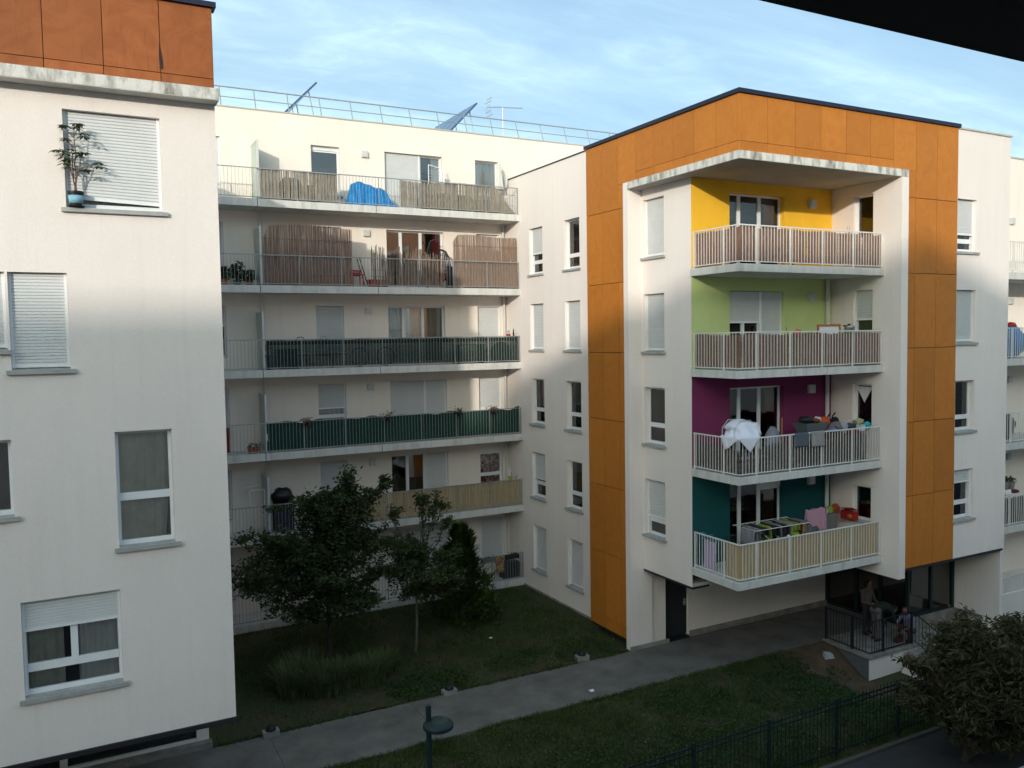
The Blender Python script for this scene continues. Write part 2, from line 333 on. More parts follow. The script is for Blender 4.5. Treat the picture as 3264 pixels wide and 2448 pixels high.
def window(b, ax, pl, u0, u1, z0, z1, shut=0., tr=None, mull=(), curt=None, sill=True, depth=.23, slats=False, tilt=0, room=True, trw=.13, box=.0):
    f = .055; d1, d2 = depth-.07, depth-.005; sd_ = depth-.105
    mb = MB()
    if box: fbox(mb, ax, pl, u0+.002, u1-.002, d1-.03, d2, z1-box, z1-.002); z1w = z1-box
    else: z1w = z1
    e = .002
    fbox(mb, ax, pl, u0+e, u0+f, d1, d2, z0+e, z1w-e); fbox(mb, ax, pl, u1-f, u1-e, d1, d2, z0+e, z1w-e)
    fbox(mb, ax, pl, u0+f, u1-f, d1, d2, z0+e, z0+f+.03); fbox(mb, ax, pl, u0+f, u1-f, d1, d2, z1w-f, z1w-e)
    zr = [z0+f+.03, z1w-f]
    if tr is not None:
        fbox(mb, ax, pl, u0+f, u1-f, d1-.008, d2, tr-trw/2, tr+trw/2); zr = [z0+f+.03, (tr-trw/2, tr+trw/2), z1w-f]
    top0 = zr[0] if tr is None else zr[1][1]
    cells = []
    if tr is not None: cells.append((u0+f, u1-f, zr[0], zr[1][0]))
    us = [u0+f]
    for m_ in mull:
        fbox(mb, ax, pl, m_-.055, m_+.055, d1-.006, d2, top0, zr[-1]); us += [m_-.055, m_+.055]
    us.append(u1-f)
    for k in range(0, len(us), 2): cells.append((us[k], us[k+1], top0, zr[-1]))
    W = mb.build('window', 'white', b)
    if shut < 1:
        for c in cells:
            g = MB(); fbox(g, ax, pl, c[0], c[1], depth-.035, depth-.030, c[2], c[3]); g.build('pane', 'glass', W)
        if room:
            r = MB(); D = depth+.9; x0, x1, y0, y1 = u0, u1, z0, z1
            P = lambda u, d, z: fpt(ax, pl, u, d, z)
            r.quad(P(x0, D, y0), P(x1, D, y0), P(x1, D, y1), P(x0, D, y1))
            for p, q in (((x0, y0), (x0, y1)), ((x1, y0), (x1, y1)), ((x0, y0), (x1, y0)), ((x0, y1), (x1, y1))):
                r.quad(P(p[0], depth, p[1]), P(q[0], depth, q[1]), P(q[0], D, q[1]), P(p[0], D, p[1]))
            r.build('room', 'room', W)
        if curt:
            for c_ in (curt if isinstance(curt, list) else [curt]):
                m_, a, b2, g_ = c_ if isinstance(c_, tuple) else (c_, 0, 1, 0)
                curtain_mesh(ax, pl, u0+.03+(u1-u0-.06)*a, u0+.03+(u1-u0-.06)*b2, z0+.03, z1-.03, depth+.045, gather=g_).build('curtain', m_, W, smooth=True)
    if shut > 0:
        zb = z1-(z1-z0)*shut + (.03 if shut >= 1 else 0)
        if slats:
            src = None; pit = .052; n_ = int((z1-zb)/pit)
            for i in range(n_):
                zz_ = z1-.01-(i+1)*pit
                if src is None or tilt:
                    s_ = MB(); k_ = tilt*(i/n_)
                    fbox(s_, ax, pl, u0+.045, u1-.045, sd_-.01, sd_+.002, zz_+.004, zz_+pit); fbox(s_, ax, pl, u0+.045, u1-.045, sd_-.016, sd_-.005, zz_+.012, zz_+pit-.006)
                    if k_: s_.v = [(x, y, z+k_*((x if ax == 'Y' else y)-u0)/(u1-u0)) for x, y, z in s_.v]
                    o_ = s_.build('slat', 'shutter', W)
                    if src is None: src = o_; z_src = zz_
                else:
                    p_ = POS[src.name].copy(); p_.z += zz_-z_src; inst('slat', src, p_, W)
        else:
            shutter_mesh(ax, pl, u0+.045, u1-.045, zb+.05, z1-.005, sd_).build('shutter', 'shutter', W)
        bb = MB(); fbox(bb, ax, pl, u0+.045, u1-.045, sd_-.018, sd_+.008, zb, zb+.05)
        if tilt: bb.v = [(x, y, z+tilt*((x if ax == 'Y' else y)-u0)/(u1-u0)) for x, y, z in bb.v]
        bb.build('bottom_bar', 'white', W)
        for ga, gb in ((u0+e, u0+.045), (u1-.045, u1-e)): fbox(MB(), ax, pl, ga, gb, sd_-.03, sd_+.025, z0+.02, z1-e).build('shutter_guide', 'white', W)
    if sill:
        s_ = MB(); fbox(s_, ax, pl, u0-.075, u1+.075, -.07, -.003, z0-.075, z0-.01); fbox(s_, ax, pl, u0+.003, u1-.003, -.003, depth-.07, z0-.07, z0+.004); s_.build('sill', 'sill', W)
    return W
def railing(parent, name, segs, zb, zt, posts, sp, bar, postw, mat, topw=.02, between=None):
    """segs: list of (x0,y0,x1,y1); zb, zt: under and top of the railing; posts: per segment list of distances"""
    R_ = None
    mb = MB(); mb2 = MB()
    for (x0, y0, x1, y1) in segs:
        dxx, dyy = (topw, 0) if x0 == x1 else (0, topw)
        for z, h in ((zt-.03, .03), (zb, .022)):
            (mb if h == .03 else mb2).box(min(x0, x1)-dxx, max(x0, x1)+dxx, min(y0, y1)-dyy, max(y0, y1)+dyy, z, z+h)
    R_ = mb.build(name, mat, parent); mb2.build('bottom_rail', mat, R_)
    src = psrc = None
    for si, (x0, y0, x1, y1) in enumerate(segs):
        L = math.hypot(x1-x0, y1-y0); ux, uy = (x1-x0)/L, (y1-y0)/L
        for t in posts[si]:
            x, y = x0+ux*t, y0+uy*t
            if psrc is None:
                psrc = MB().box(x-postw, x+postw, y-postw, y+postw, zb-.07, zt-.031).build('post', mat, R_); pp0 = (x, y)
            else: p = POS[psrc.name].copy(); p.x = x; p.y = y; inst('post', psrc, p, R_)
        n_ = int(L/sp)
        for k in range(1, n_):
            t = k*L/n_
            if any(abs(t-q) < postw*1.8 for q in posts[si]): continue
            x, y = x0+ux*t, y0+uy*t
            if src is None: src = MB().box(x-bar, x+bar, y-bar, y+bar, zb+.023, zt-.031).build('baluster', mat, R_)
            else: p = POS[src.name].copy(); p.x = x; p.y = y; inst('baluster', src, p, R_)
    return R_
def vent(b, ax, pl, u, z, s=.22):
    mb = MB(); fbox(mb, ax, pl, u, u+s, -.09, -.002, z-s, z); fbox(mb, ax, pl, u+.03, u+s-.03, -.10, -.09, z-s+.03, z-.03)
    return mb.build('vent_box', 'vent', b)

# ================================================================== GROUND
def sst(t): t = min(max(t, 0), 1); return t*t*(3-2*t)
def lawn_h(x, y): return -9.5 - .66*sst((x-16.8)/2.6)*sst((17.7-y)/1.5)*(1-.75*sst((14.6-y)/1.6))
gp = MB().quad((-900, -900, -10.75), (900, -900, -10.75), (900, 900, -10.75), (-900, 900, -10.75)).build('ground', 'asphalt'); tag(gp, kind='structure')
pv = MB().box(-60, 60, -.5, 12.5, -10.7, -9.56).build('pavement', 'asphalt'); tag(pv, kind='structure')
kb = MB().box(-20, 40, 12.505, 12.62, -10.7, -9.5).build('lawn_kerb', flat('dark_kerb', (.10, .095, .085), vs=4)); tag(kb, kind='structure')  # kerb in a darker grey than the other kerb concrete
la = MB().grid(lambda a, t: (-12+44*a, 12.63+5.23*t, lawn_h(-12+44*a, 12.63+5.23*t)+.02*mnoise.noise(Vector((a*60, t*8, 1)))), 140, 26).build('lawn', 'soil', smooth=True); tag(la, kind='structure')
lb = MB().grid(lambda a, t: (2.5+12.6*a, 20.25+8.6*t, -9.5+.03*mnoise.noise(Vector((a*14, t*9, 4)))), 50, 36).build('courtyard_lawn', 'soil', smooth=True); tag(lb, kind='structure')
pth = MB().box(-20, 23.05, 17.9, 20.2, -10.7, -9.53).build('path', 'kerb'); tag(pth, kind='structure')
xs = [-19.9, -14.1, -10.5, -6.9, -3.3, .27, 3.87, 7.47, 11.07, 14.67, 18.27, 21.0, 23.0]
for a, b_ in zip(xs[:-1], xs[1:]):
    MB().box(a+.004, b_-.004, 17.93, 20.17, -9.53, -9.485+random.uniform(-.004, .004)).build('paving_slab', 'path', pth)
be = MB().grid(lambda a, t: (17.6+2.5*a, 15.0+2.85*t, lawn_h(17.6+2.5*a, 15.0+2.85*t)+.04+.03*mnoise.noise(Vector((a*5, t*5, 9)))-.06*max(0, 1-2.2*a-.4*t)), 18, 18).build('bare_earth', 'earth', smooth=True); tag(be, kind='structure')

# ================================================================== LEFT BLOCK
A = thing('apartment_building', 'white rendered block with rust wood parapet cut by the left edge', 'building', (-3, 18, -9.5))
YA = 15.61
opsA = [(.05, 1.52, 2.24, 3.83), (-.83, .01, -.40, 1.17), (-2.0, -.87, -.07, 1.17), (.62, 1.52, -3.48, -1.50), (-2.0, -.89, -2.76, -1.52), (-.87, .60, -5.80, -4.20)]
mb = MB(); wall(mb, 'Y', YA, -30, 2.43, -6.85, 4.16, opsA, .22)
mb.quad((2.43, YA, -6.85), (2.43, 29, -6.85), (2.43, 29, 5.85), (2.43, YA, 5.85)); mb.quad((-30, YA, -6.85), (-30, 29, -6.85), (-30, 29, 5.85), (-30, YA, 5.85))
mb.quad((2.43, 20.6, -9.5), (2.43, 29, -9.5), (2.43, 29, -6.85), (2.43, 20.6, -6.85))
mb.quad((-30, 29, -9.5), (2.43, 29, -9.5), (2.43, 29, 5.85), (-30, 29, 5.85))
mb.build('wall', 'stucco', A)
MB().box(-30, 2.42, 15.75, 28.9, 5.6, 5.8).build('roof', 'concrete', A)
MB().box(-30, 2.42, YA+.01, 20.6, -6.845, -6.75).build('soffit', 'concrete', A)
MB().box(-30, 2.46, YA-.035, YA+.10, -6.935, -6.852).build('drip_edge', 'dripmetal', A)
sl = MB().box(-30, 2.46, 15.28, 15.70, 4.165, 4.355).build('canopy_slab', 'algae', A); MB().box(-30, 2.455, 15.285, 15.69, 4.153, 4.163).build('canopy_soffit', 'concrete', sl)
MB().box(-30, 2.41, YA+.035, YA+.2, 4.356, 5.82).build('panel_backing', 'dark', A)
xj = [-3.66, -2.79, -1.92, -1.05, -.18, .69, 1.57, 2.43]
for a, b_ in zip(xj[:-1], xj[1:]):
    for z0, z1 in ((4.36, 4.594), (4.606, 5.815)):
        MB().box(a+.006, b_-.006, YA, YA+.03, z0, z1).build('panel', 'rust', A)
obj_from('torn_joint', [(1.555, YA-.006, 4.66), (1.60, YA-.02, 4.67), (1.585, YA-.03, 4.86), (1.562, YA-.004, 5.12), (1.548, YA-.004, 4.9)], [(0, 1, 2, 3, 4)], 'dark', A)
MB().box(-30, 2.50, YA-.06, YA+.25, 5.822, 5.91).build('coping', 'coping', A)
window(A, 'Y', YA, .05, 1.52, 2.24, 3.83, shut=.90, curt='curtain2', depth=.22, slats=True, tilt=-.055)
window(A, 'Y', YA, -.83, .01, -.40, 1.17, shut=1, depth=.22, slats=True)
window(A, 'Y', YA, -2.0, -.87, -.07, 1.17, shut=1, depth=.22)
window(A, 'Y', YA, .62, 1.52, -3.48, -1.50, tr=-2.64, curt=[('curtain2', 0, 1, .25)], depth=.22)
window(A, 'Y', YA, -2.0, -.89, -2.76, -1.52, curt=None, depth=.22)
window(A, 'Y', YA, -.87, .60, -5.80, -4.20, shut=.325, tr=-5.35, mull=(-.12,), curt=[('curtain2', 0, .4, 0), ('curtain', .55, 1, .1)], depth=.22, slats=True)
# its ground floor, set back behind the path
mb = MB(); wall(mb, 'Y', 20.42, -30, 2.55, -9.5, -6.85, [(-7, -.55, -9.3, -7.3), (-.40, 2.28, -9.3, -7.3)], .2); mb.build('ground_floor_wall', 'stucco', A)
for (u0, u1, ms_) in ((-.40, 2.28, (.02, 1.05)), (-7, -.55, (-4, -2))):
    fr = MB(); fbox(fr, 'Y', 20.5, u0, u0+.05, 0, .06, -9.3, -7.3); fbox(fr, 'Y', 20.5, u1-.05, u1, 0, .06, -9.3, -7.3); fbox(fr, 'Y', 20.5, u0+.05, u1-.05, 0, .06, -9.3, -9.24)
    for q in ms_: fbox(fr, 'Y', 20.5, q-.02, q+.02, 0, .06, -9.24, -7.3)
    W = fr.build('glazed_bay', 'greenmetal', A); MB().box(u0+.05, u1-.05, 20.525, 20.532, -9.24, -7.3).build('pane', 'glass', W); MB().box(u0, u1, 21.6, 21.65, -9.3, -7.3).build('room', 'room', W)
MB().box(-30, 2.60, 20.23, 20.415, -9.55, -9.36).build('plinth', 'kerb', A)

# ================================================================== REAR WING
B = thing('apartment_building', 'cream rear wing with stacked balconies and rooftop solar panels', 'building', (9, 33, -9.5))
YB = 29.0
HD = [6.73, 3.95, 1.19, -1.55, -4.28, -7.02]
ST = [4.58, 1.81, -.95, -3.68, -6.40, -9.25]      # balcony floors
ops = []
for h, t in zip(HD, ST):
    ops += [(3.6, 4.64, h-1.72, h), (7.63, 8.64, h-1.67, h), (10.29, 12.53, t+.04, h), (13.89, 14.87, h-1.67, h)]
mb = MB(); wall(mb, 'Y', YB, -9, 26, -9.5, 7.7, ops, .23)
mb.quad((26, YB, -9.5), (26, 41, -9.5), (26, 41, 7.7), (26, YB, 7.7)); mb.quad((-9, YB, -9.5), (-9, 41, -9.5), (-9, 41, 7.7), (-9, YB, 7.7)); mb.quad((-9, 41, -9.5), (26, 41, -9.5), (26, 41, 7.7), (-9, 41, 7.7))
mb.build('wall', 'stucco2', B)
MB().box(-9, 26, YB+.05, 41, 7.2, 7.4).build('roof', 'concrete', B)
MB().box(-9, 26, YB-.03, YB+.25, 7.701, 7.74).build('coping', 'lightcoping', B)
def units(b, ax, pl, specs, z0, z1, **k):
    for (u0, u1, kw) in specs: window(b, ax, pl, u0, u1, z0, z1, sill=False, **{**k, **kw})
for i, (h, t) in enumerate(zip(HD, ST)):
    wz = h-1.67
    window(B, 'Y', YB, 3.6, 4.64, h-1.72, h, shut=[1, 1, .4, 1, 1, 1][i], sill=False)
    if i == 0: window(B, 'Y', YB, 7.63, 8.64, wz, h, curt=None, box=.14)
    elif i == 1: window(B, 'Y', YB, 7.63, 8.64, wz, h, shut=1)
    elif i == 3: window(B, 'Y', YB, 7.63, 8.64, wz, h, shut=.53, tr=-2.70, curt='curtain2')
    else: window(B, 'Y', YB, 7.63, 8.64, wz, h, shut=1)
    dz = t+.04
    if i == 0: units(B, 'Y', YB, [(10.29, 11.68, dict(shut=1)), (11.68, 12.53, dict(curt=[('curtain', .6, 1, 0)]))], dz, h)
    elif i == 1: units(B, 'Y', YB, [(10.29, 10.88, {}), (10.88, 11.66, {}), (11.66, 12.53, dict(curt=[(flat('red_cloth', (.42, .02, .03)), .6, 1, 0)]))], dz, h)
    elif i == 2: units(B, 'Y', YB, [(10.29, 10.93, dict(curt='curtain')), (10.93, 11.69, dict(curt='curtain')), (11.69, 12.53, dict(curt=[(flat('beige_curtain', (.5, .42, .34)), 0, .9, 0)]))], dz, h)
    elif i == 3: units(B, 'Y', YB, [(10.29, 11.69, dict(shut=1)), (11.69, 12.53, dict(shut=1))], dz, h)
    elif i == 4: units(B, 'Y', YB, [(10.29, 10.95, {}), (10.95, 11.64, {}), (11.64, 12.53, dict(shut=1))], dz, h)
    else: units(B, 'Y', YB, [(10.29, 11.64, dict(shut=1)), (11.64, 12.53, dict(shut=1))], dz, h)
    if i == 0: window(B, 'Y', YB, 13.89, 14.87, wz, h, tr=5.51, curt='curtain')
    elif i == 3: window(B, 'Y', YB, 13.89, 14.87, wz, h, shut=.73, tr=-2.8)
    elif i == 4: window(B, 'Y', YB, 13.89, 14.87, wz, h, tr=-5.33, curt='redcurtain', box=.2)
    else: window(B, 'Y', YB, 13.89, 14.87, wz, h, shut=1)
    if i < 5: vent(B, 'Y', YB, 9.43, h-.06)
    zb = t-.24
    if i < 5:
        for x0, x1 in ((2.45, 5.535), (5.56, 9.52), (9.545, 15.115)):
            MB().box(x0, x1, 27.81, YB-.002, zb, t).build('balcony_slab', 'concrete', B)
        for x in (5.80, 14.97):
            mb = MB().tube([(x, 28.88, zb-.005), (x, 28.88, (ST[i+1] if i < 4 else -9.2)+.02)], .05, 10)
            mb.tube([(x, 28.88, zb-.75), (x, 28.88, zb-.82)], .06, 10); mb.build('downpipe', 'pipe', B, smooth=False)
    else:
        MB().box(2.45, 15.115, 27.78, YB-.002, -9.9, t).build('terrace_slab', 'concrete', B)
    # frosted divider
    if i < 5:
        dv = MB().box(5.612, 5.628, 27.98, YB-.003, t+.08, t+1.88).build('divider', 'frost', B)
        MB().box(5.59, 5.65, 27.93, 27.979, t, t+1.92).build('divider_post', 'pipe', dv)
        MB().box(5.60, 5.64, 27.98, 28.99, t+1.881, t+1.92).build('divider_rail', 'pipe', dv)
    mb_ = railing(B, 'railing', [(2.5, 27.87, 15.10, 27.87)], t+.05, t+1.0, [[.02, 1.5, 2.91, 4.34, 5.75, 7.15, 8.53, 9.91, 11.27, 12.58]], .113, .005, .013, 'galv', topw=.016)
# roof guard rail, its posts leaning back
rr = MB(); 
for z, y in ((8.53, 29.62), (8.16, 29.47)): rr.tube([(-6, y, z), (24.5, y, z)], .021 if z > 8.3 else .014, 6)
RR = rr.build('roof_guard_rail', 'galv', B); src = None
for k in range(26):
    x = -4.2+1.121*k
    if src is None: src = MB().tube([(x, 29.28, 7.72), (x, 29.62, 8.54)], .017, 6).build('post', 'galv', RR); x0_ = x
    else: p = POS[src.name].copy(); p.x += x-x0_; inst('post', src, p, RR)
def solar(x0, label):
    T = thing('solar_panel', label, 'solar panel', (x0, 35, 7.4), 'rooftop solar panels')
    n = 4
    for k in range(n):
        y0 = 33+k*1.15; y1 = y0+1.08
        a = (x0-.92, 8.3); c = (x0+.87, 10.12)
        ux, uz = c[0]-a[0], c[1]-a[1]; L = math.hypot(ux, uz); nx, nz_ = -uz/L, ux/L
        th = .07
        v = []
        for y in (y0, y1):
            for (px_, pz_) in (a, c):
                v.append((px_, y, pz_))
        for y in (y0, y1):
            for (px_, pz_) in (a, c):
                v.append((px_-nx*th, y, pz_-nz_*th))
        obj_from('module', v, [(0, 1, 3, 2), (4, 6, 7, 5), (0, 4, 5, 1), (2, 3, 7, 6), (0, 2, 6, 4), (1, 5, 7, 3)], 'solar', T)
    for y in (33.2, 35.2, 37.2):
        MB().tube([(x0+.62, y, 9.75), (x0+1.05, y, 7.42)], .025, 6).build('strut', 'alu', T)
        MB().tube([(x0-.9, y, 8.24), (x0-.9, y, 7.42)], .03, 6).build('strut', 'alu', T)
        MB().tube([(x0-.05, y, 9.08), (x0+.25, y, 7.42)], .02, 6).build('strut', 'alu', T)
    MB().box(x0-1.0, x0+1.2, 33.05, 37.45, 7.4, 7.46).build('base_frame', 'alu', T)
    return T
solar(8.1+.0, 'tilted rooftop solar panel seen edge-on, nearest the rust parapet')
solar(15.07, 'tilted rooftop solar panel showing its blue face beside the antenna')
an = thing('antenna', 'rake-shaped television antenna on a thin mast above the rear wing', 'antenna', (16.15, 31, 7.4))
MB().tube([(16.15, 31, 7.4), (16.15, 31, 9.45)], .025, 6).build('mast', 'alu', an)
bo = MB().tube([(15.45, 31, 9.37), (17.08, 31, 9.50)], .014, 6).build('boom', 'alu', an)
src = None
for k in range(12):
    x = 15.75+.118*k; z = 9.40+.0095*k
    if src is None: src = MB().tube([(x, 30.86, z), (x, 31.14, z+.03)], .008, 5).build('element', 'alu', bo); x0_, z0_ = x, z
    else: p = POS[src.name].copy(); p.x += x-x0_; p.z += z-z0_; inst('element', src, p, bo)
for s_ in (1, -1):
    mb = MB()
    for k in range(5):
        y = 30.75+.12*k; mb.tube([(15.42, y, 9.38), (15.56, y, 9.38+s_*.37)], .006, 5)
    mb.tube([(15.49, 30.75, 9.38+s_*.19), (15.49, 31.23, 9.38+s_*.19)], .012, 5).tube([(15.55, 30.75, 9.38+s_*.34), (15.55, 31.23, 9.38+s_*.34)], .012, 5).build('reflector', 'alu', an)

# ================================================================== CORNER BUILDING
R = thing('apartment_building', 'corner block with orange wood frame around coloured balconies', 'building', (19, 20, -9.5))
XS, XL, XO, YO, YL, XW = 15.12, 15.09, 14.61, 15.61, 17.97, 20.52
HR = [3.95, 1.195, -1.54, -4.28, -7.02]
# side wall along the lawn
ops = [(a, a+.97, h-1.67, h) for h in HR for a in (23.65, 26.11)]
mb = MB(); wall(mb, 'X', XS, 22.44, 28.998, -9.5, 6.0, ops, .23); mb.build('side_wall', 'stucco', R)
MB().box(XS-.03, XS+.25, 22.44, 28.99, 6.001, 6.04).build('coping', 'coping', R)
MB().box(XS-.045, XS-.002, 22.45, 27.78, -9.6, -9.44).build('plinth', 'kerb', R)
cfg = {(0, 0): dict(curt=[('curtain', 0, 1, 0)], tr=2.74), (0, 1): dict(shut=.57, tr=2.72), (1, 0): dict(shut=1), (1, 1): dict(shut=1), (2, 0): dict(tr=-2.68, curt='curtain'), (2, 1): dict(tr=-2.68, curt='curtain'),
       (3, 0): dict(tr=-5.42, curt=[('curtain', .5, 1, 0)]), (3, 1): dict(shut=.6, tr=-5.42), (4, 0): dict(shut=1), (4, 1): dict(shut=1)}
for i, h in enumerate(HR):
    for j, a in enumerate((23.65, 26.11)): window(R, 'X', XS, a, a+.97, h-1.67, h, **cfg[(i, j)])
# block beside the balconies
ops = [(19.15, 20.12, h-1.68, h) for h in HR[:4]]
mb = MB(); wall(mb, 'X', XL, YL, 20.19, -7.05, 4.255, ops, .23); mb.build('block_wall', 'stucco', R)
for i, (h, kw) in enumerate(zip(HR[:4], (dict(shut=1), dict(shut=1), dict(tr=-2.66, curt='curtain'), dict(shut=.68, tr=-5.50, curt='lace')))):
    window(R, 'X', XL, 19.15, 20.12, h-1.68, h, **kw)
MB().box(XL-.012, XL+.6, YL-.006, 20.19, -7.11, -7.052).build('drip_edge', 'dripmetal', R)
MB().box(XO-.03, XL+.3, 20.19, 20.415, -9.5, 4.46).build('frame_left', 'stucco', R)
# canopy of the frame
cs_ = MB().box(XO-.04, 20.80, YO-.05, 20.188, 4.267, 4.458).build('canopy_slab', 'algae', R); MB().box(XO-.035, 20.795, YO-.045, 20.187, 4.2565, 4.2655).build('canopy_soffit', 'soffit', cs_)
MB().box(XW, 20.80, YO-.05, YO+.03, -7.05, 4.255).build('frame_right', 'stucco', R)
# loggia walls
BT = [1.58, -1.16, -3.91, -6.67]; TP = [b_+.2 for b_ in BT]; HEADL = [3.95, 1.20, -1.54, -4.30]
CEIL = [4.256, 1.579, -1.161, -3.911]
for i, colr in enumerate(('yellow', 'green', 'magenta', 'teal')):
    mb = MB(); wall(mb, 'Y', YL, XL+.001, XW, TP[i], CEIL[i], [(16.46, 18.55, TP[i]+.05, HEADL[i])], .23); mb.build('loggia_wall', colr, R)
    vent(R, 'Y', YL, 19.52, HEADL[i]-.03, .25)
    MB().box(XL-.04, XW-.002, 16.12, YL-.002, BT[i], TP[i]).build('balcony_slab', 'concrete', R)
    if i: MB().tube([(20.24, 17.86, CEIL[i]-.003), (20.24, 17.86, TP[i]+.003 if i != 2 else TP[i]+.35)], .06, 10).build('downpipe', 'pipe', R)
    railing(R, 'railing', [(15.14, YL-.02, 15.14, 16.19), (15.14, 16.17, 20.49, 16.17)], TP[i]+.05, TP[i]+1.0, [[.03, 1.2], [.59, 1.78, 2.97, 4.17, 5.33]], .108, .0065, .017, 'railwhite', topw=.02)
units(R, 'Y', YL, [(16.46, 16.95, dict(curt=[('curtain', 0, 1, 0)])), (16.95, 17.73, dict(curt='curtain')), (17.73, 18.55, dict(curt='curtain2'))], TP[0]+.05, HEADL[0])
units(R, 'Y', YL, [(16.46, 17.72, dict(shut=.43, mull=(17.1,))), (17.72, 18.55, dict(shut=1))], TP[1]+.05, HEADL[1])
units(R, 'Y', YL, [(16.46, 16.95, {}), (16.95, 17.73, dict(curt=[('curtain', .2, 1, 0)])), (17.73, 18.55, dict(curt='curtain'))], TP[2]+.05, HEADL[2])
units(R, 'Y', YL, [(16.46, 16.97, dict(curt='curtain2')), (16.97, 17.72, dict(curt='curtain2')), (17.72, 18.55, dict(curt='curtain2', box=.25))], TP[3]+.05, HEADL[3])
ops = [(16.50, 17.17, TP[i]+.88, HEADL[i]-(.25 if i == 3 else 0)) for i in range(4)]
mb = MB(); wall(mb, 'X', XW, YO+.03, YL, -7.05, 4.256, ops, .2)
mb.quad((XW, YO+.03, -7.05), (XW+.27, YO+.03, -7.05), (XW+.27, YL, -7.05), (XW, YL, -7.05)); mb.quad((XW+.27, YO+.03, -7.05), (XW+.27, YL, -7.05), (XW+.27, YL, -6.8), (XW+.27, YO+.03, -6.8))
mb.build('loggia_side_wall', 'stucco', R)
for i, kw in enumerate((dict(curt='curtain2'), dict(shut=.68), dict(curt=[]), dict(curt='curtain2'))):
    window(R, 'X', XW, *ops[i], depth=.2, sill=(i == 3), **kw)
MB().grid(lambda a, t: (XW+.15, 16.54+.6*a, -1.62-(.06+.42*max(0, 1-abs(a-.55)*2.4))*t), 20, 4).build('lace_curtain', 'lace', R)
# orange cladding
bk = MB(); bk.box(XO+.035, XS+.1, 20.416, 22.43, -9.3, 5.83); bk.box(XO+.035, XO+.3, YO+.3, 20.41, 4.46, 5.83); bk.box(XO+.035, 23.01, YO+.035, YO+.299, 4.46, 5.83); bk.box(20.81, 23.01, YO+.035, YO+.25, -6.8, 4.459)
bk.build('panel_backing', 'dark', R)
def pan(x0, x1, y0, y1, z0, z1): MB().box(x0, x1, y0, y1, z0, z1).build('panel', 'orange', R)
g = .008
yj = [YO, 16.44, 17.28, 18.13, 18.98, 19.83]
for a, b_ in zip(yj[:-1], yj[1:]):
    for z0, z1 in ((4.462, 4.695), (4.705, 5.84)): pan(XO, XO+.03, a+(.002 if a == YO else g), b_-g, z0, z1)
pan(XO, XO+.03, 19.83+g, 20.69-g, 4.462, 5.84); pan(XO, XO+.03, 20.418, 20.69-g, 3.765, 4.45)
zj = [5.845, 3.76, 1.58, -.52, -2.60, -4.68, -6.82, -8.86, -9.22]
for k in range(len(zj)-1):
    for a, b_ in ((20.69, 21.56), (21.56, 22.43)): pan(XO, XO+.03, a+g, b_-g, zj[k+1]+g, zj[k]-g)
    if k: pan(XO, XO+.03, 20.418, 20.69-g, zj[k+1]+g, zj[k]-g)
xj = [XO+.032, 15.55, 16.49, 17.41, 18.35, 19.29, 20.22]
for a, b_ in zip(xj[:-1], xj[1:]):
    for z0, z1 in ((4.462, 4.695), (4.705, 5.84)): pan(a+(0 if a < 14.7 else g), b_-g, YO, YO+.03, z0, z1)
pan(20.22+g, 21.16-g, YO, YO+.03, 4.462, 5.84); pan(20.805, 21.16-g, YO, YO+.03, 3.725, 4.455)
zf = [5.845, 3.72, 1.615, -.49, -2.595, -4.715, -6.805]
for k in range(len(zf)-1):
    for a, b_ in ((21.16, 22.08), (22.08, 23.02)): pan(a+g, b_-g, YO, YO+.03, zf[k+1]+g, zf[k]-g)
    if k: pan(20.805, 21.16-g, YO, YO+.03, zf[k+1]+g, zf[k]-g)
MB().box(XO-.06, XO+.2, YO+.2, 22.47, 5.846, 5.945).build('coping', 'coping', R); MB().box(XO-.06, 23.06, YO-.06, YO+.199, 5.846, 5.945).build('coping', 'coping', R)
# white part at the right
ops = [(23.05, 23.95, h-z, h) for h, z in ((3.83, 1.53), (1.18, 1.55), (-1.50, 1.5), (-4.16, 1.5))]
mb = MB(); wall(mb, 'Y', YO+.02, 23.025, 25.55, -6.81, 5.82, ops, .23)
mb.quad((25.55, YO+.02, -6.81), (25.55, 30, -6.81), (25.55, 30, 5.82), (25.55, YO+.02, 5.82))
mb.build('wall', 'stucco', R)
for o_, kw in zip(ops, (dict(shut=.68, tr=2.62), dict(shut=1), dict(tr=-2.60, curt=[('curtain', .5, 1, 0)]), dict(shut=.28, tr=-5.18, curt=[('curtain', 0, .6, 0)]))):
    window(R, 'Y', YO+.02, *o_, **kw)
MB().box(23.03, 25.60, YO-.02, YO+.3, 5.821, 5.865).build('coping', 'lightcoping', R)
MB().box(15.3, 25.5, 16.0, 28.9, 5.55, 5.75).build('roof', 'concrete', R)
MB().box(25.3, 25.55, 28.9, 30, -9.5, 5.8).build('wall', 'stucco', R)
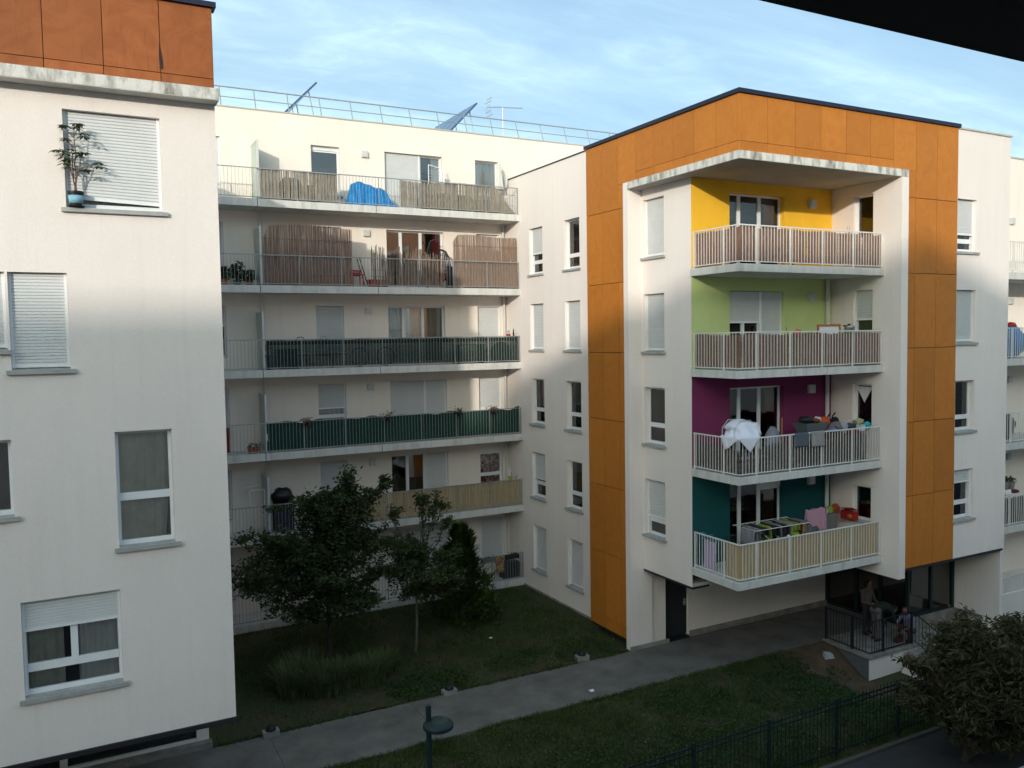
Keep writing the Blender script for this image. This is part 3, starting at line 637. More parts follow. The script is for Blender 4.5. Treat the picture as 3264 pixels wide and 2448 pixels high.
# ground floor, passage and soffits
mb = MB().box(XL+.01, XW-.01, YL+.002, 20.41, -7.05, -6.95); mb.box(XW+.275, 25.5, YO+.05, 20.41, -6.84, -6.74); mb.box(XW-.005, XW+.27, YL+.003, 20.41, -7.049, -6.9); mb.build('soffit', 'concrete', R)
MB().box(20.815, 25.42, YO-.02, YO+.10, -6.87, -6.812).build('drip_edge', 'dripmetal', R)
MB().box(15.392, 15.98, 20.30, 20.9, -9.5, -7.052).build('pier', 'stucco', R)
MB().box(XO-.05, 16.0, 20.14, 20.188, -9.55, -9.37).build('plinth', 'kerb', R)
MB().box(15.981, 17.0, 20.45, 20.9, -7.42, -7.052).build('lintel', 'stucco', R)
dr = MB().box(15.99, 16.96, 20.50, 20.55, -9.47, -7.421).build('door', 'navy', R)
MB().box(16.84, 16.90, 20.47, 20.5, -8.55, -8.33).box(16.78, 16.90, 20.45, 20.47, -8.46, -8.43).build('handle', 'alu', dr)
MB().box(16.97, 23.12, 20.42, 20.6, -9.5, -7.051).build('passage_wall', 'stucco', R)
MB().box(17.0, 23.1, 20.34, 20.418, -9.55, -9.38).build('plinth', 'kerb', R)
pl_ = MB().box(21.9, 22.06, 20.36, 20.418, -7.75, -7.6).build('wall_lamp', 'blackmetal', R)
MB().box(22.5, 22.58, 20.36, 20.418, -7.7, -7.6).build('wall_lamp', 'blackmetal', R)
# entrance hall
hall = MB()
for x in (23.13, 24.24, 25.33): hall.box(x-.05, x+.05, 17.15, 17.25, -9.1, -6.845)
hall.box(23.18, 25.28, 17.16, 17.24, -9.1, -9.02)
for y in (18.2, 19.15, 20.36): hall.box(23.08, 23.18, y-.05, y+.05, -9.48, -6.845)
hall.box(23.09, 23.17, 17.25, 20.31, -9.48, -9.40)
H = hall.build('entrance_glazing', 'greenmetal', R)
for a, b_ in ((23.18, 24.19), (24.29, 25.28)): MB().box(a, b_, 17.197, 17.203, -9.02, -6.845).build('pane', 'glass', H)
for a, b_ in ((17.25, 18.15), (18.25, 19.1), (19.2, 20.31)): MB().box(23.127, 23.133, a, b_, -9.40, -6.845).build('pane', 'glass', H)
hi = MB().box(23.14, 25.39, 17.3, 20.4, -9.52, -9.47); hi.build('hall_floor', 'kerb', R)
MB().box(23.14, 25.4, 20.41, 20.55, -9.47, -6.845).box(24.6, 25.39, 18.9, 20.4, -9.47, -6.845).build('hall_wall', 'stucco', R)
MB().box(24.57, 24.598, 19.1, 19.7, -8.9, -7.9).build('notice_board', flat('notice_board', (.05, .06, .12)), R)
MB().box(25.4, 25.55, YO+.04, 20.5, -9.1, -6.815).build('fin_wall', 'stucco', R)
MB().box(25.36, 25.6, YO-.02, 17.15, -9.2, -9.101).build('plinth', 'kerb', R)
MB().box(23.08, 25.39, 17.10, 17.30, -9.47, -9.101).build('glazing_plinth', 'kerb', R)
# terrace in front of the hall
T = thing('terrace', 'raised concrete terrace with black railing at the glazed entrance', 'terrace', (22.5, 17, -10.7))
MB().box(20.2, 25.35, 16.25, 17.88, -10.7, -9.5).build('retaining_wall', 'stucco', T)
MB().box(20.185, 20.198, 16.26, 17.87, -10.7, -9.5).build('side_coating', flat('grey_coating', (.13, .14, .145)), T)
MB().box(20.12, 25.56, 16.17, 17.89, -9.499, -9.41).build('coping', 'kerb', T)
MB().box(25.3, 25.54, 14.0, 16.16, -10.7, -9.11).build('side_wall', 'stucco', T)
MB().box(22.6, 25.29, 15.0, 16.16, -10.7, -9.48).build('landing', 'kerb', T)
for k in range(5):
    MB().box(21.75, 22.59, 15.85-.3*k, 16.165-.3*k, -10.7, -9.56-.14*k).build('step', 'kerb', T)
railing(T, 'railing', [(20.2, 17.86, 20.2, 16.27), (20.2, 16.25, 22.1, 16.25)], -9.36, -8.42, [[.03, 1.0], [.6, 1.87]], .105, .007, .022, 'blackmetal', topw=.018)
hr = MB().tube([(22.1, 16.25, -8.43), (22.1, 14.6, -9.2)], .02, 6).tube([(22.1, 16.2, -9.3), (22.1, 14.6, -10.05)], .014, 6)
for k in range(14): y = 16.15-.115*k; hr.tube([(22.1, y, -9.33+(16.2-y)*-.46), (22.1, y, -8.45+(16.25-y)*-.465)], .008, 5)
hr.build('stair_railing', 'blackmetal', T)
MB().box(21.5, 21.72, 14.3, 16.16, -10.7, -9.95).build('stair_wall', 'stucco', T)

# ================================================================== RIGHT WING
Wg = thing('apartment_building', 'set-back wing with balconies cut by the right edge', 'building', (31, 20, -9.5))
ops = [(27.75, 28.75, h-1.65, h) for h in HD[1:]]
mb = MB(); wall(mb, 'Y', 17.75, 25.56, 40, -10.7, 5.9, ops, .23); mb.quad((40, 17.75, -10.7), (40, 30, -10.7), (40, 30, 5.9), (40, 17.75, 5.9)); mb.build('wall', 'stucco2', Wg)
MB().box(25.56, 40, 17.72, 18.0, 5.901, 5.95).build('coping', 'lightcoping', Wg); MB().box(25.56, 40, 18.0, 30, 5.6, 5.8).build('roof', 'concrete', Wg)
for o_ in ops: window(Wg, 'Y', 17.75, *o_, shut=.5, tr=o_[2]+.4)
for i in range(1, 5):
    t = ST[i]
    MB().box(25.56, 40, 16.2, 17.748, t-.22, t).build('balcony_slab', 'concrete', Wg)
    railing(Wg, 'railing', [(25.6, 16.25, 32.0, 16.25)], t+.05, t+1.0, [[.03, 1.2, 2.4, 3.6, 4.8, 6.0]], .115, .009, .018, 'railwhite')
    vent(Wg, 'Y', 17.75, 29.0, HD[i]-.1)
MB().box(25.56, 40, 16.2, 17.748, -10.7, -8.62).build('parapet', 'stucco', Wg)
railing(Wg, 'railing', [(25.6, 16.3, 32.0, 16.3)], -8.58, -8.1, [[.03, 1.2, 2.4, 3.6, 4.8, 6.0]], .115, .009, .018, 'railwhite')

# ================================================================== BUILDINGS BEHIND THE WINDOW (they cast the evening shade)
Q = thing('apartment_building', 'own building whose dark eave crosses the top right corner', 'building', (2, -3, -9.5))
MB().box(-30, 45, -.75, -.45, -9.56, .53).build('wall', 'stucco', Q)
MB().box(-30, 45, -3.0, 1.0, .526, .60).build('eave', 'eave', Q)
MB().box(-30, 45, 1.001, 1.03, .5365, .70).build('fascia', 'eave', Q)
MB().box(-.6, 6, -.45, .60, -.62, -.543).build('window_ledge', 'ledge', Q)
O = thing('apartment_building', 'far block behind the viewer that shades the courtyard', 'building', (-25, -36, -9.5))
MB().box(-75, -34.5, -42, -30, -9.5, 14.55).build('low_part', 'beige', O)
MB().box(-34.5, -17.0, -42, -30, -9.5, 16.15).build('main_part', 'beige', O)
obj_from('roof_slope', [(-17, -42, -9.5), (-17, -30, -9.5), (-17, -30, 16.7), (-17, -42, 16.7), (-11.5, -42, -9.5), (-11.5, -30, -9.5), (-11.5, -30, 14.3), (-11.5, -42, 14.3)],
         [(0, 1, 2, 3), (4, 7, 6, 5), (0, 4, 5, 1), (3, 2, 6, 7), (1, 5, 6, 2), (0, 3, 7, 4)], 'tile', O)
MB().box(-11.5, 40, -42, -30, -9.5, 14.0).build('long_part', 'beige', O)

# ================================================================== PLANTS
def leaf_mesh(cs, size, ratio=.45, upbias=.6, droop=0, rng=None):
    """many small four-cornered leaves at the points cs (n,3)"""
    n = len(cs); rng = rng or np.random
    d = rng.normal(size=(n, 3)); d[:, 2] = d[:, 2]*.5-droop; d /= np.linalg.norm(d, axis=1)[:, None]
    nn = rng.normal(size=(n, 3)); nn[:, 2] += upbias*2; nn -= (nn*d).sum(1)[:, None]*d; nn /= np.linalg.norm(nn, axis=1)[:, None]
    sd_ = np.cross(d, nn)
    L = size*(.6+.8*rng.random(n))[:, None]; Wd = L*ratio
    v = np.stack([cs-d*L*.5, cs+sd_*Wd*.5+d*L*.05+nn*L*.05, cs+d*L*.5-nn*L*.06, cs-sd_*Wd*.5+d*L*.05+nn*L*.05], 1).reshape(-1, 3)
    f = np.arange(n*4).reshape(n, 4)
    return v, f
def limb(mb, a, b_, r0_, r1_, n=5, wob=.12, sag=0):
    a = Vector(a); b_ = Vector(b_); L = (b_-a).length; pts = []
    for i in range(n+1):
        t = i/n; p = a.lerp(b_, t)
        if 0 < i < n: p += Vector((random.uniform(-1, 1), random.uniform(-1, 1), random.uniform(-.5, .5)))*wob*L*.25
        p.z += sag*L*math.sin(math.pi*t); pts.append(p)
    mb.tube(pts, [r0_+(r1_-r0_)*i/n for i in range(n+1)], 6, cap=False)
    return pts
def deciduous(name, label, base, fork, clumps, nleaf, lsize, mat, bark, trunk_r=.09, ratio=.45, droop=.1, fill=None):
    T_ = thing(name, label, 'tree', base)
    mb = MB(); b0 = Vector(base); fk = Vector(fork)
    limb(mb, b0-Vector((0, 0, .05)), fk, trunk_r, trunk_r*.7, 6, .05)
    pts = []
    for (cx, cy, cz, rx, ry, rz, wgt) in clumps:
        c = Vector((cx, cy, cz))
        ctl = limb(mb, fk, c, trunk_r*.5, .012, 5, .14, .06)
        n = int(nleaf*wgt)
        nt = max(5, int(9*wgt*len(clumps)*.6))
        for k in range(nt):
            dvec = Vector((random.gauss(0, 1), random.gauss(0, 1), random.gauss(0, .8))).normalized()
            e = c+Vector((dvec.x*rx, dvec.y*ry, dvec.z*rz))*random.uniform(.55, 1.15)
            s_ = ctl[random.choice((2, 3, 4, 5))]
            tw = limb(mb, s_, e, .010, .003, 4, .12, .05)
            m_ = max(6, n//nt)
            t = np.random.random(m_)**.6
            A_ = np.array(s_)[None]; E_ = np.array(e)[None]
            p = A_+(E_-A_)*t[:, None]*1.04+np.random.normal(size=(m_, 3))*np.array([.13, .13, .075])*(.5+.8*t[:, None])*max(.55, (rx+ry)/1.6)
            pts.append(p)
    if fill:
        for (fx, fy, fz, ra, rb2, rc, nn, sh_) in fill:
            q = np.random.normal(size=(nn, 3)); q /= np.linalg.norm(q, axis=1)[:, None]; q *= (sh_+(1-sh_)*np.random.random(nn)**.5)[:, None]
            q *= (1+.22*np.array([mnoise.noise(Vector(u)*2.3+Vector((fx, fy, 0))) for u in q]))[:, None]
            q = q*np.array([ra, rb2, rc])+np.array([fx, fy, fz]); kp = np.array([mnoise.noise(Vector(u)*1.6) > -.22 for u in q]); pts.append(q[kp])
    mb.build('trunk', bark, T_, smooth=True)
    v, f = leaf_mesh(np.concatenate(pts), lsize, ratio, .7, droop)
    obj_from('crown', v, f.tolist(), mat, T_)
    return T_
rnd = random.Random(3)
cl = []
for k in range(26):       # broad layered crown
    a = rnd.uniform(0, 6.28); rr_ = math.sqrt(rnd.random())
    z = rnd.uniform(-8.1, -4.3); wdt = 1.05-abs(z+6.4)/2.6*.7
    cl.append((6.45+2.1*rr_*math.cos(a)*wdt, 24.0+1.5*rr_*math.sin(a)*wdt, z, .55, .5, .28, 1/26))
cl += [(7.2, 23.9, -3.95, .45, .4, .3, .03), (8.1, 23.8, -4.25, .45, .3, .16, .03), (6.2, 24.1, -4.5, .45, .4, .25, .03), (4.3, 24, -5.5, .5, .4, .2, .03), (4.2, 23.9, -6.7, .5, .4, .2, .03)]
deciduous('tree', 'broad dark tree with layered branches, tallest on the courtyard lawn', (6.5, 24.2, -9.5), (6.5, 24.15, -7.5), cl, 20000, .115, 'leaf', 'bark', .085, ratio=.5, fill=[(6.4, 24.1, -6.5, 2.0, 1.3, 1.1, 9000, .3), (6.9, 24, -5.2, 1.2, .9, .9, 4000, .3), (5.0, 24, -6.7, 1.3, .9, .8, 4500, .3), (6.4, 24, -7.7, 1.8, 1.0, .5, 3500, .3)])
cl = []
for k in range(17):
    a = rnd.uniform(0, 6.28); z = rnd.uniform(-8.0, -5.2); wdt = .2+.95*max(0, 1-abs(z+7.0)/1.7)
    rr_ = math.sqrt(rnd.random()); cl.append((9.15+1.15*rr_*math.cos(a)*wdt, 23.4+.8*rr_*math.sin(a)*wdt, z, .38, .35, .22, 1/18))
cl += [(9.45, 23.4, -4.75, .28, .22, .4, .05), (9.75, 23.4, -5.0, .3, .2, .35, .05), (9.15, 23.4, -4.9, .22, .2, .35, .04), (10.1, 23.4, -5.55, .35, .2, .12, .03), (8.35, 23.4, -5.2, .2, .2, .3, .03)]
deciduous('tree', 'slender young tree with a bare pale trunk beside the conifer', (8.9, 23.4, -9.5), (9.0, 23.4, -7.7), cl, 8500, .11, 'leaf', 'barkpale', .05, ratio=.5, fill=[(9.2, 23.4, -7.1, 1.15, .7, .85, 3000, .3)])
cl = []
for k in range(34):
    a = rnd.uniform(0, 6.28); z = rnd.uniform(-9.0, -6.5); wdt = math.sqrt(max(.05, 1-((z+7.9)/1.6)**2))
    rr_ = rnd.random()**.4; cl.append((17.75+2.0*rr_*math.cos(a)*wdt, 11.1+1.2*rr_*math.sin(a)*wdt, z, .45, .45, .35, 1/36))
cl += [(16.8, 11, -6.25, .4, .3, .3, .03), (15.5, 11.2, -6.95, .5, .3, .2, .03), (18.4, 11, -7.0, .4, .3, .25, .03)]
deciduous('tree', 'bushy bronze-leaved tree in front of the fence, bottom right', (17.2, 11.3, -9.56), (17.15, 11.2, -8.7), cl, 22000, .16, 'leafred', 'bark', .10, ratio=.3, droop=.5, fill=[(17.75, 11.0, -7.95, 1.9, 1.2, 1.2, 9000, .45), (19.3, 11.2, -8.3, 1.5, 1.2, 1.1, 7000, .5)])
# conifer
cf = thing('conifer', 'cone-shaped green conifer on the lawn right of the slender tree', 'tree', (11.35, 25.4, -9.5))
mb = MB(); mb.tube([(11.35, 25.4, -9.5), (11.35, 25.4, -6.6)], [.07, .015], 6); mb.build('trunk', 'bark', cf)
pts = []; fv = []; ff = []
for k in range(5200):
    t = rnd.random()**.75; z = -9.45+3.2*t
    a = rnd.uniform(0, 6.28); rad = (1.2*(1-t)**.75+.08)*(.5+.5*rnd.random())*(1+1.0*mnoise.noise(Vector((math.cos(a)*2.4, math.sin(a)*2.4, t*7))))
    d = Vector((math.cos(a), math.sin(a), 0)); c = Vector((11.35, 25.4, z))+d*rad
    up = (Vector((0, 0, 1))*rnd.uniform(.3, 1)+d*rnd.uniform(.3, .9)).normalized(); s_ = up.cross(d).normalized(); L = rnd.uniform(.10, .27); wd = L*.28
    n0 = len(fv); fv += [tuple(c-up*L*.5), tuple(c+s_*wd), tuple(c+up*L*.6+d*.02), tuple(c-s_*wd)]; ff.append((n0, n0+1, n0+2, n0+3))
obj_from('crown', fv, ff, 'thuja', cf)
# second low shrub in front of the conifer
sb = thing('shrub', 'low dark green shrub spreading at the foot of the conifer', 'shrub', (12.0, 25.0, -9.5))
p = np.random.normal(size=(1500, 3)); p /= np.linalg.norm(p, axis=1)[:, None]; p *= (np.random.random(1500)**.4)[:, None]
p = p*np.array([.6, .55, .75])+np.array([12.0, 24.9, -9.0]); p = p[p[:, 2] > -9.5]
v, f = leaf_mesh(p, .13, .4, .3, -.3); obj_from('foliage', v, f.tolist(), 'thuja', sb)
mb = MB()
for k in range(5): limb(mb, (12.0, 24.95, -9.5), (12+rnd.uniform(-.35, .35), 24.9+rnd.uniform(-.3, .3), -8.8), .02, .006)
mb.build('stems', 'bark', sb)

def blades(n, xr, yr, hf, hgt, wid, keep, rng):
    xs_ = rng.uniform(*xr, n); ys_ = rng.uniform(*yr, n)
    k = np.array([keep(x, y) for x, y in zip(xs_, ys_)]) > rng.random(n); xs_, ys_ = xs_[k], ys_[k]; n = len(xs_)
    zs_ = np.array([hf(x, y) for x, y in zip(xs_, ys_)])-.01
    a = rng.uniform(0, 6.28, n); h = hgt*(.45+.9*rng.random(n)); w_ = wid*(.6+.8*rng.random(n)); ln = h*rng.uniform(.1, 1.0, n); b_ = rng.uniform(0, 6.28, n)
    b0_ = np.stack([xs_+np.cos(a)*w_, ys_+np.sin(a)*w_, zs_], 1); b1_ = np.stack([xs_-np.cos(a)*w_, ys_-np.sin(a)*w_, zs_], 1)
    t_ = np.stack([xs_+np.cos(b_)*ln, ys_+np.sin(b_)*ln, zs_+h], 1)
    v = np.stack([b0_, b1_, t_], 1).reshape(-1, 3); return v, np.arange(n*3).reshape(n, 3).tolist()
rg = np.random.RandomState(11)
def pat(x, y, s=.9, o=0): return mnoise.noise(Vector((x*s+o, y*s, 3.3)))
def keep1(x, y):
    k = .75+.9*pat(x, y)
    if 15.0 < x < 16.3 and 13.3 < y < 17.2: k *= .25+.5*abs(pat(x, y, 2))
    if x > 18.3 and y > 15.2: k *= max(0, .35-.25*(x-18.3))
    return max(.05, k)
v, f = blades(170000, (3.5, 20.0), (12.66, 17.88), lawn_h, .075, .012, keep1, rg)
tag(obj_from('lawn_grass', v, f, 'grass'), 'short patchy grass on the lawn between path and fence', 'grass', kind='stuff')
def keep2(x, y):
    k = .7+.9*pat(x, y, .8, 5)
    if y < 21.1: k *= .5
    if x > 14.5: k *= .35
    if x < 8.5 and y < 22: k *= .4
    return max(.05, k)
v, f = blades(60000, (2.7, 15.0), (20.3, 27.7), lambda x, y: -9.5, .10, .012, keep2, rg)
tag(obj_from('courtyard_grass', v, f, 'grass'), 'longer grass on the courtyard lawn behind the path', 'grass', kind='stuff')
v, f = blades(9000, (3.5, 18.5), (17.80, 17.99), lambda x, y: -9.5, .07, .011, lambda x, y: .5+pat(x, y, 1.7, 8), rg); v2, f2 = blades(6000, (2.7, 14.5), (20.10, 20.32), lambda x, y: -9.5, .08, .011, lambda x, y: .45+pat(x, y, 1.5, 2), rg)
tag(obj_from('path_edge_grass', np.concatenate([v, v2]), f+[[a+len(v) for a in q] for q in f2], 'grass'), 'grass creeping over both edges of the path', 'grass', kind='stuff')
# ground cover weeds
cs = []
for (cx, cy, r_, n, lo) in ((16.9, 15.6, 1.5, 2600, 0), (17.3, 13.9, 1.1, 1200, 0), (13.2, 14.3, 1.8, 1500, 0), (10.2, 14.6, 2.0, 1800, 0), (13.9, 16.6, 1.1, 900, 0), (8.3, 21.0, 1.0, 1700, 0), (11.0, 21.2, .7, 500, 0), (13.4, 20.8, .9, 700, 0), (12.0, 21.6, .4, 220, 0), (19.0, 14.0, 1.0, 700, 0), (9, 13.4, 1.6, 900, 0), (15.2, 13.2, 1.4, 900, 0), (18.2, 16.1, .8, 1100, 0), (18.0, 17.2, .55, 500, 0), (18.9, 15.0, .8, 700, 0), (19.3, 16.6, .35, 90, 0)):
    a = rg.uniform(0, 6.28, n); q = r_*np.sqrt(rg.random(n)); x = cx+q*np.cos(a)*1.2; y = cy+q*np.sin(a)*.85
    ok = ((y > 12.65) & (y < 17.85)) | ((y > 20.3) & (y < 27))
    x, y = x[ok], y[ok]; z = np.array([lawn_h(u, w_) if w_ < 18 else -9.5 for u, w_ in zip(x, y)])+rg.uniform(.01, .13, len(x)); cs.append(np.stack([x, y, z], 1))
v, f = leaf_mesh(np.concatenate(cs), .075, .6, 1.2, .0); tag(obj_from('ground_cover', v, f.tolist(), 'weeds'), 'patches of broad-leaved weeds over both lawns', 'weeds', kind='stuff')
# dead leaves and crumbs
n = 500; x = rg.uniform(6, 19, n); y = np.where(rg.random(n) < .7, rg.uniform(12.7, 18.3, n), rg.uniform(19.8, 21.5, n)); z = np.array([lawn_h(u, w_) if w_ < 18 else -9.5 for u, w_ in zip(x, y)])+.03
v, f = leaf_mesh(np.stack([x, y, z], 1), .06, .6, 2, 0); tag(obj_from('fallen_leaves', v, f.tolist(), flat('dry_leaf', (.22, .15, .08))), 'dry fallen leaves scattered over the lawns', 'leaves', kind='stuff')
# tall grass clumps
def clump(x, y, h, n, r_, label):
    fv = []; ff = []
    for k in range(n):
        a = rnd.uniform(0, 6.28); q = r_*math.sqrt(rnd.random()); bx_, by_ = x+q*math.cos(a), y+q*math.sin(a)
        hh = h*rnd.uniform(.55, 1.1); b_ = a+rnd.uniform(-.8, .8); ln = hh*rnd.uniform(.15, .75); w_ = rnd.uniform(.010, .018)
        px_, py_ = -math.sin(b_)*w_, math.cos(b_)*w_; n0 = len(fv)
        for t, wd in ((0, 1), (.4, .9), (.75, .6), (1, .05)):
            o_ = ln*t*t; zz_ = -9.5+hh*(t-.28*t*t*t*(ln/hh)*1.6); fv += [(bx_+math.cos(b_)*o_+px_*wd, by_+math.sin(b_)*o_+py_*wd, zz_), (bx_+math.cos(b_)*o_-px_*wd, by_+math.sin(b_)*o_-py_*wd, zz_)]
        for s_ in range(3): ff.append((n0+2*s_, n0+2*s_+1, n0+2*s_+3, n0+2*s_+2))
    tag(obj_from('grass_clump', fv, ff, 'reedgrass'), label, 'plant', 'tall grass clumps in the bed by the path')
for x, y, h, n, r_, lb_ in ((5.0, 22.3, 1.0, 420, .45, 'tall arching grass clump nearest the white left block'), (5.7, 21.9, .95, 420, .45, 'tall arching grass clump second from the white left block'), (6.35, 22.2, .8, 360, .42, 'grass clump in the middle of the row by the path'),
                             (7.0, 21.9, .85, 380, .42, 'grass clump second from the path light'), (7.5, 22.4, .75, 300, .4, 'grass clump at the row end below the slender tree'), (5.4, 23.0, .95, 260, .4, 'grass clump at the back of the bed')):
    clump(x, y, h, n, r_, lb_)

# ================================================================== COURTYARD FURNITURE
def path_light(x, y, label):
    T_ = thing('path_light', label, 'light', (x, y, -9.5), 'low lights set along the path')
    MB().box(x-.19, x+.19, y-.1, y+.12, -9.53, -9.36).build('base', 'kerb', T_)
    MB().lathe(x, y+.02, [(.12, -9.359), (.125, -9.33), (.09, -9.27), (.03, -9.245)], 14).build('hood', 'blackmetal', T_, smooth=True)
path_light(8.60, 20.12, 'low path light beside the weeds, middle of the three')
path_light(3.92, 20.12, 'low path light nearest the left block')
path_light(12.95, 20.36, 'low path light nearest the orange wall')
lp = thing('street_lamp', 'dark green lamp post with a flat round head in the foreground', 'lamp', (4.92, 12.4, -9.5))
MB().tube([(4.92, 12.4, -9.5), (4.92, 12.4, -9.0), (4.92, 12.4, -8.99), (4.92, 12.4, -5.95)], [.07, .07, .045, .045], 14).build('pole', 'greenmetal', lp)
MB().lathe(5.055, 12.325, [(.0, -6.19), (.05, -6.185), (.16, -6.20), (.235, -6.245), (.25, -6.27), (.25, -6.315), (.235, -6.33), (.1, -6.34), (.0, -6.34)][::-1], 28).build('head', 'greenmetal', lp, smooth=False)
MB().box(4.93, 5.0, 12.35, 12.40, -6.29, -6.21).build('bracket', 'greenmetal', lp)
fc = thing('fence', 'dark green metal railing fence along the near lawn', 'fence', (13, 12.75, -9.5))
def fence_z(x): return -8.22
src = psrc = None
MB().box(2.5, 26, 12.74, 12.76, -8.38, -8.345).build('rail', 'greenmetal', fc); MB().box(2.5, 26, 12.74, 12.76, -8.27, -8.235).build('rail', 'greenmetal', fc); MB().box(2.5, 26, 12.74, 12.76, -9.36, -9.325).build('rail', 'greenmetal', fc)
for k in range(196):
    x = 2.56+.12*k
    if k % 17 == 0:
        if psrc is None: psrc = MB().box(x-.03, x+.03, 12.72, 12.78, -9.9, -8.16).build('post', 'greenmetal', fc); 
        else: p = POS[psrc.name].copy(); p.x = x; inst('post', psrc, p, fc)
        continue
    if src is None: src = MB().tube([(x, 12.75, -9.42), (x, 12.75, -8.18), (x, 12.75, -8.13)], [.009, .009, .002], 5).build('picket', 'greenmetal', fc)
    else: p = POS[src.name].copy(); p.x = x; inst('picket', src, p, fc)
for (x, y, z, s_, nm, lb_) in ((11.37, 23.23, -9.47, .05, 'paper_scrap', 'tiny white paper scrap lying on the courtyard lawn'), (11.95, 18.35, -9.47, .07, 'paper_scrap', 'white scrap of paper on the path edge')):
    tag(MB().grid(lambda a, t: (x+s_*(a-.5)*2, y+s_*(t-.5)*1.4, z+.03*abs(a-.5)+.02*t), 4, 3).build(nm, flat('paper', (.8, .8, .8))), lb_, 'litter')
zs0 = lawn_h(19.55, 17.2)
tag(obj_from('stone', [(19.38, 17.12, zs0), (19.7, 17.05, zs0), (19.74, 17.25, zs0), (19.42, 17.3, zs0), (19.4, 17.14, zs0+.17), (19.66, 17.09, zs0+.13), (19.69, 17.22, zs0+.14), (19.45, 17.27, zs0+.2)], [(0, 1, 5, 4), (1, 2, 6, 5), (2, 3, 7, 6), (3, 0, 4, 7), (4, 5, 6, 7)], flat('pale_stone', (.42, .42, .42))), 'pale broken concrete lump on the bare earth by the terrace', 'stone')

# ================================================================== THINGS ON THE BALCONIES
def reeds(name, label, cat, pts, z0f, z1f, pitch, mat, gap=.1, jag=.02, thick=.004, wires=(), wob=.0, lean=0., group=None, inw=(0, 1)):
    """a screen of single canes following the polyline pts; z0f/z1f give the foot and head at distance t (0..1)"""
    P_ = [Vector((*p, 0)) for p in pts]; Ls = [(P_[i+1]-P_[i]).length for i in range(len(P_)-1)]; tot = sum(Ls)
    v = []; f = []; n = int(tot/pitch)
    def at(d):
        for i, l in enumerate(Ls):
            if d <= l or i == len(Ls)-1: return P_[i].lerp(P_[i+1], d/l), (P_[i+1]-P_[i]).normalized()
            d -= l
    for k in range(n):
        if random.random() < gap: continue
        d = (k+.5)*pitch+random.uniform(-.3, .3)*pitch; p, t = at(min(max(d, 0), tot)); q = Vector((-t.y, t.x, 0))
        zz0 = z0f(d/tot)+random.uniform(0, jag*.3); zz1 = z1f(d/tot)+random.uniform(-jag, jag); w_ = pitch*random.uniform(.40, .56); o_ = random.uniform(-.5, .5)*thick
        sx_ = random.uniform(-1, 1)*wob; n0 = len(v)
        for z, s_ in ((zz0, 0), (zz1, 1)):
            c = p+q*o_+t*(sx_*s_)+Vector((inw[0], inw[1], 0))*lean*s_
            for a, b_ in ((-w_, -thick), (w_, -thick), (w_, thick), (-w_, thick)): v.append((c.x+t.x*a+q.x*b_, c.y+t.y*a+q.y*b_, z))
        for i in range(4): f.append((n0+i, n0+(i+1) % 4, n0+4+(i+1) % 4, n0+4+i))
        f.append((n0+4, n0+5, n0+6, n0+7))
    for h in wires:
        for i in range(len(P_)-1):
            a, b_ = P_[i], P_[i+1]; t = (b_-a).normalized(); q = Vector((-t.y, t.x, 0)); z = z0f(.5)+(z1f(.5)-z0f(.5))*h; n0 = len(v)
            for z_ in (z-.006, z+.006):
                for c, s_ in ((a, -1), (a, 1), (b_, 1), (b_, -1)): v.append((c.x+q.x*s_*(thick*2.2), c.y+q.y*s_*(thick*2.2), z_))
            f += [(n0, n0+3, n0+7, n0+4), (n0+1, n0+2, n0+6, n0+5), (n0+4, n0+5, n0+6, n0+7)]
    o = obj_from(name, v, f, mat); return tag(o, label, cat, group)
cst = lambda c: (lambda t: c)
wv = lambda c, a, fr, ph=0: (lambda t: c+a*math.sin(fr*t+ph))
def cloth(name, label, cat, path, w0, w1, mat, fold=.02, nf=4, nu=26, nv=18, group=None, taper=0, jag=0, parent=None):
    """path: polyline (u-independent) of (d, z); cloth runs from w0 to w1 (points) and follows path offsets (dx,dy,dz)"""
    a0 = Vector(w0); a1 = Vector(w1); ax_ = (a1-a0); L = ax_.length; axn = ax_.normalized(); nrm = Vector((-axn.y, axn.x, 0))
    segs = [0]
    for i in range(len(path)-1): segs.append(segs[-1]+math.hypot(path[i+1][0]-path[i][0], path[i+1][1]-path[i][1]))
    sd2 = random.random()*10
    def P(u, t):
        s_ = t*segs[-1]; i = max(k for k in range(len(path)-1) if segs[k] <= s_+1e-9); q = (s_-segs[i])/max(1e-6, segs[i+1]-segs[i])
        d = path[i][0]+(path[i+1][0]-path[i][0])*q; z = path[i][1]+(path[i+1][1]-path[i][1])*q
        uu = .5+(u-.5)*(1-taper*t)
        k = fold*(min(1, t*3))*math.sin(nf*6.28*u+sd2+1.5*math.sin(3*t+sd2))+fold*.6*mnoise.noise(Vector((u*4+sd2, t*4, 0)))
        zj = jag*mnoise.noise(Vector((u*3+sd2, 7, 0)))*t
        return a0+axn*L*uu+nrm*(d+k)+Vector((0, 0, z+zj))
    mb = MB().grid(P, nu, nv); o = mb.build(name, mat, parent, smooth=True)
    m_ = o.modifiers.new('thick', 'SOLIDIFY'); m_.thickness = .006
    return tag(o, label, cat, group) if parent is None else o
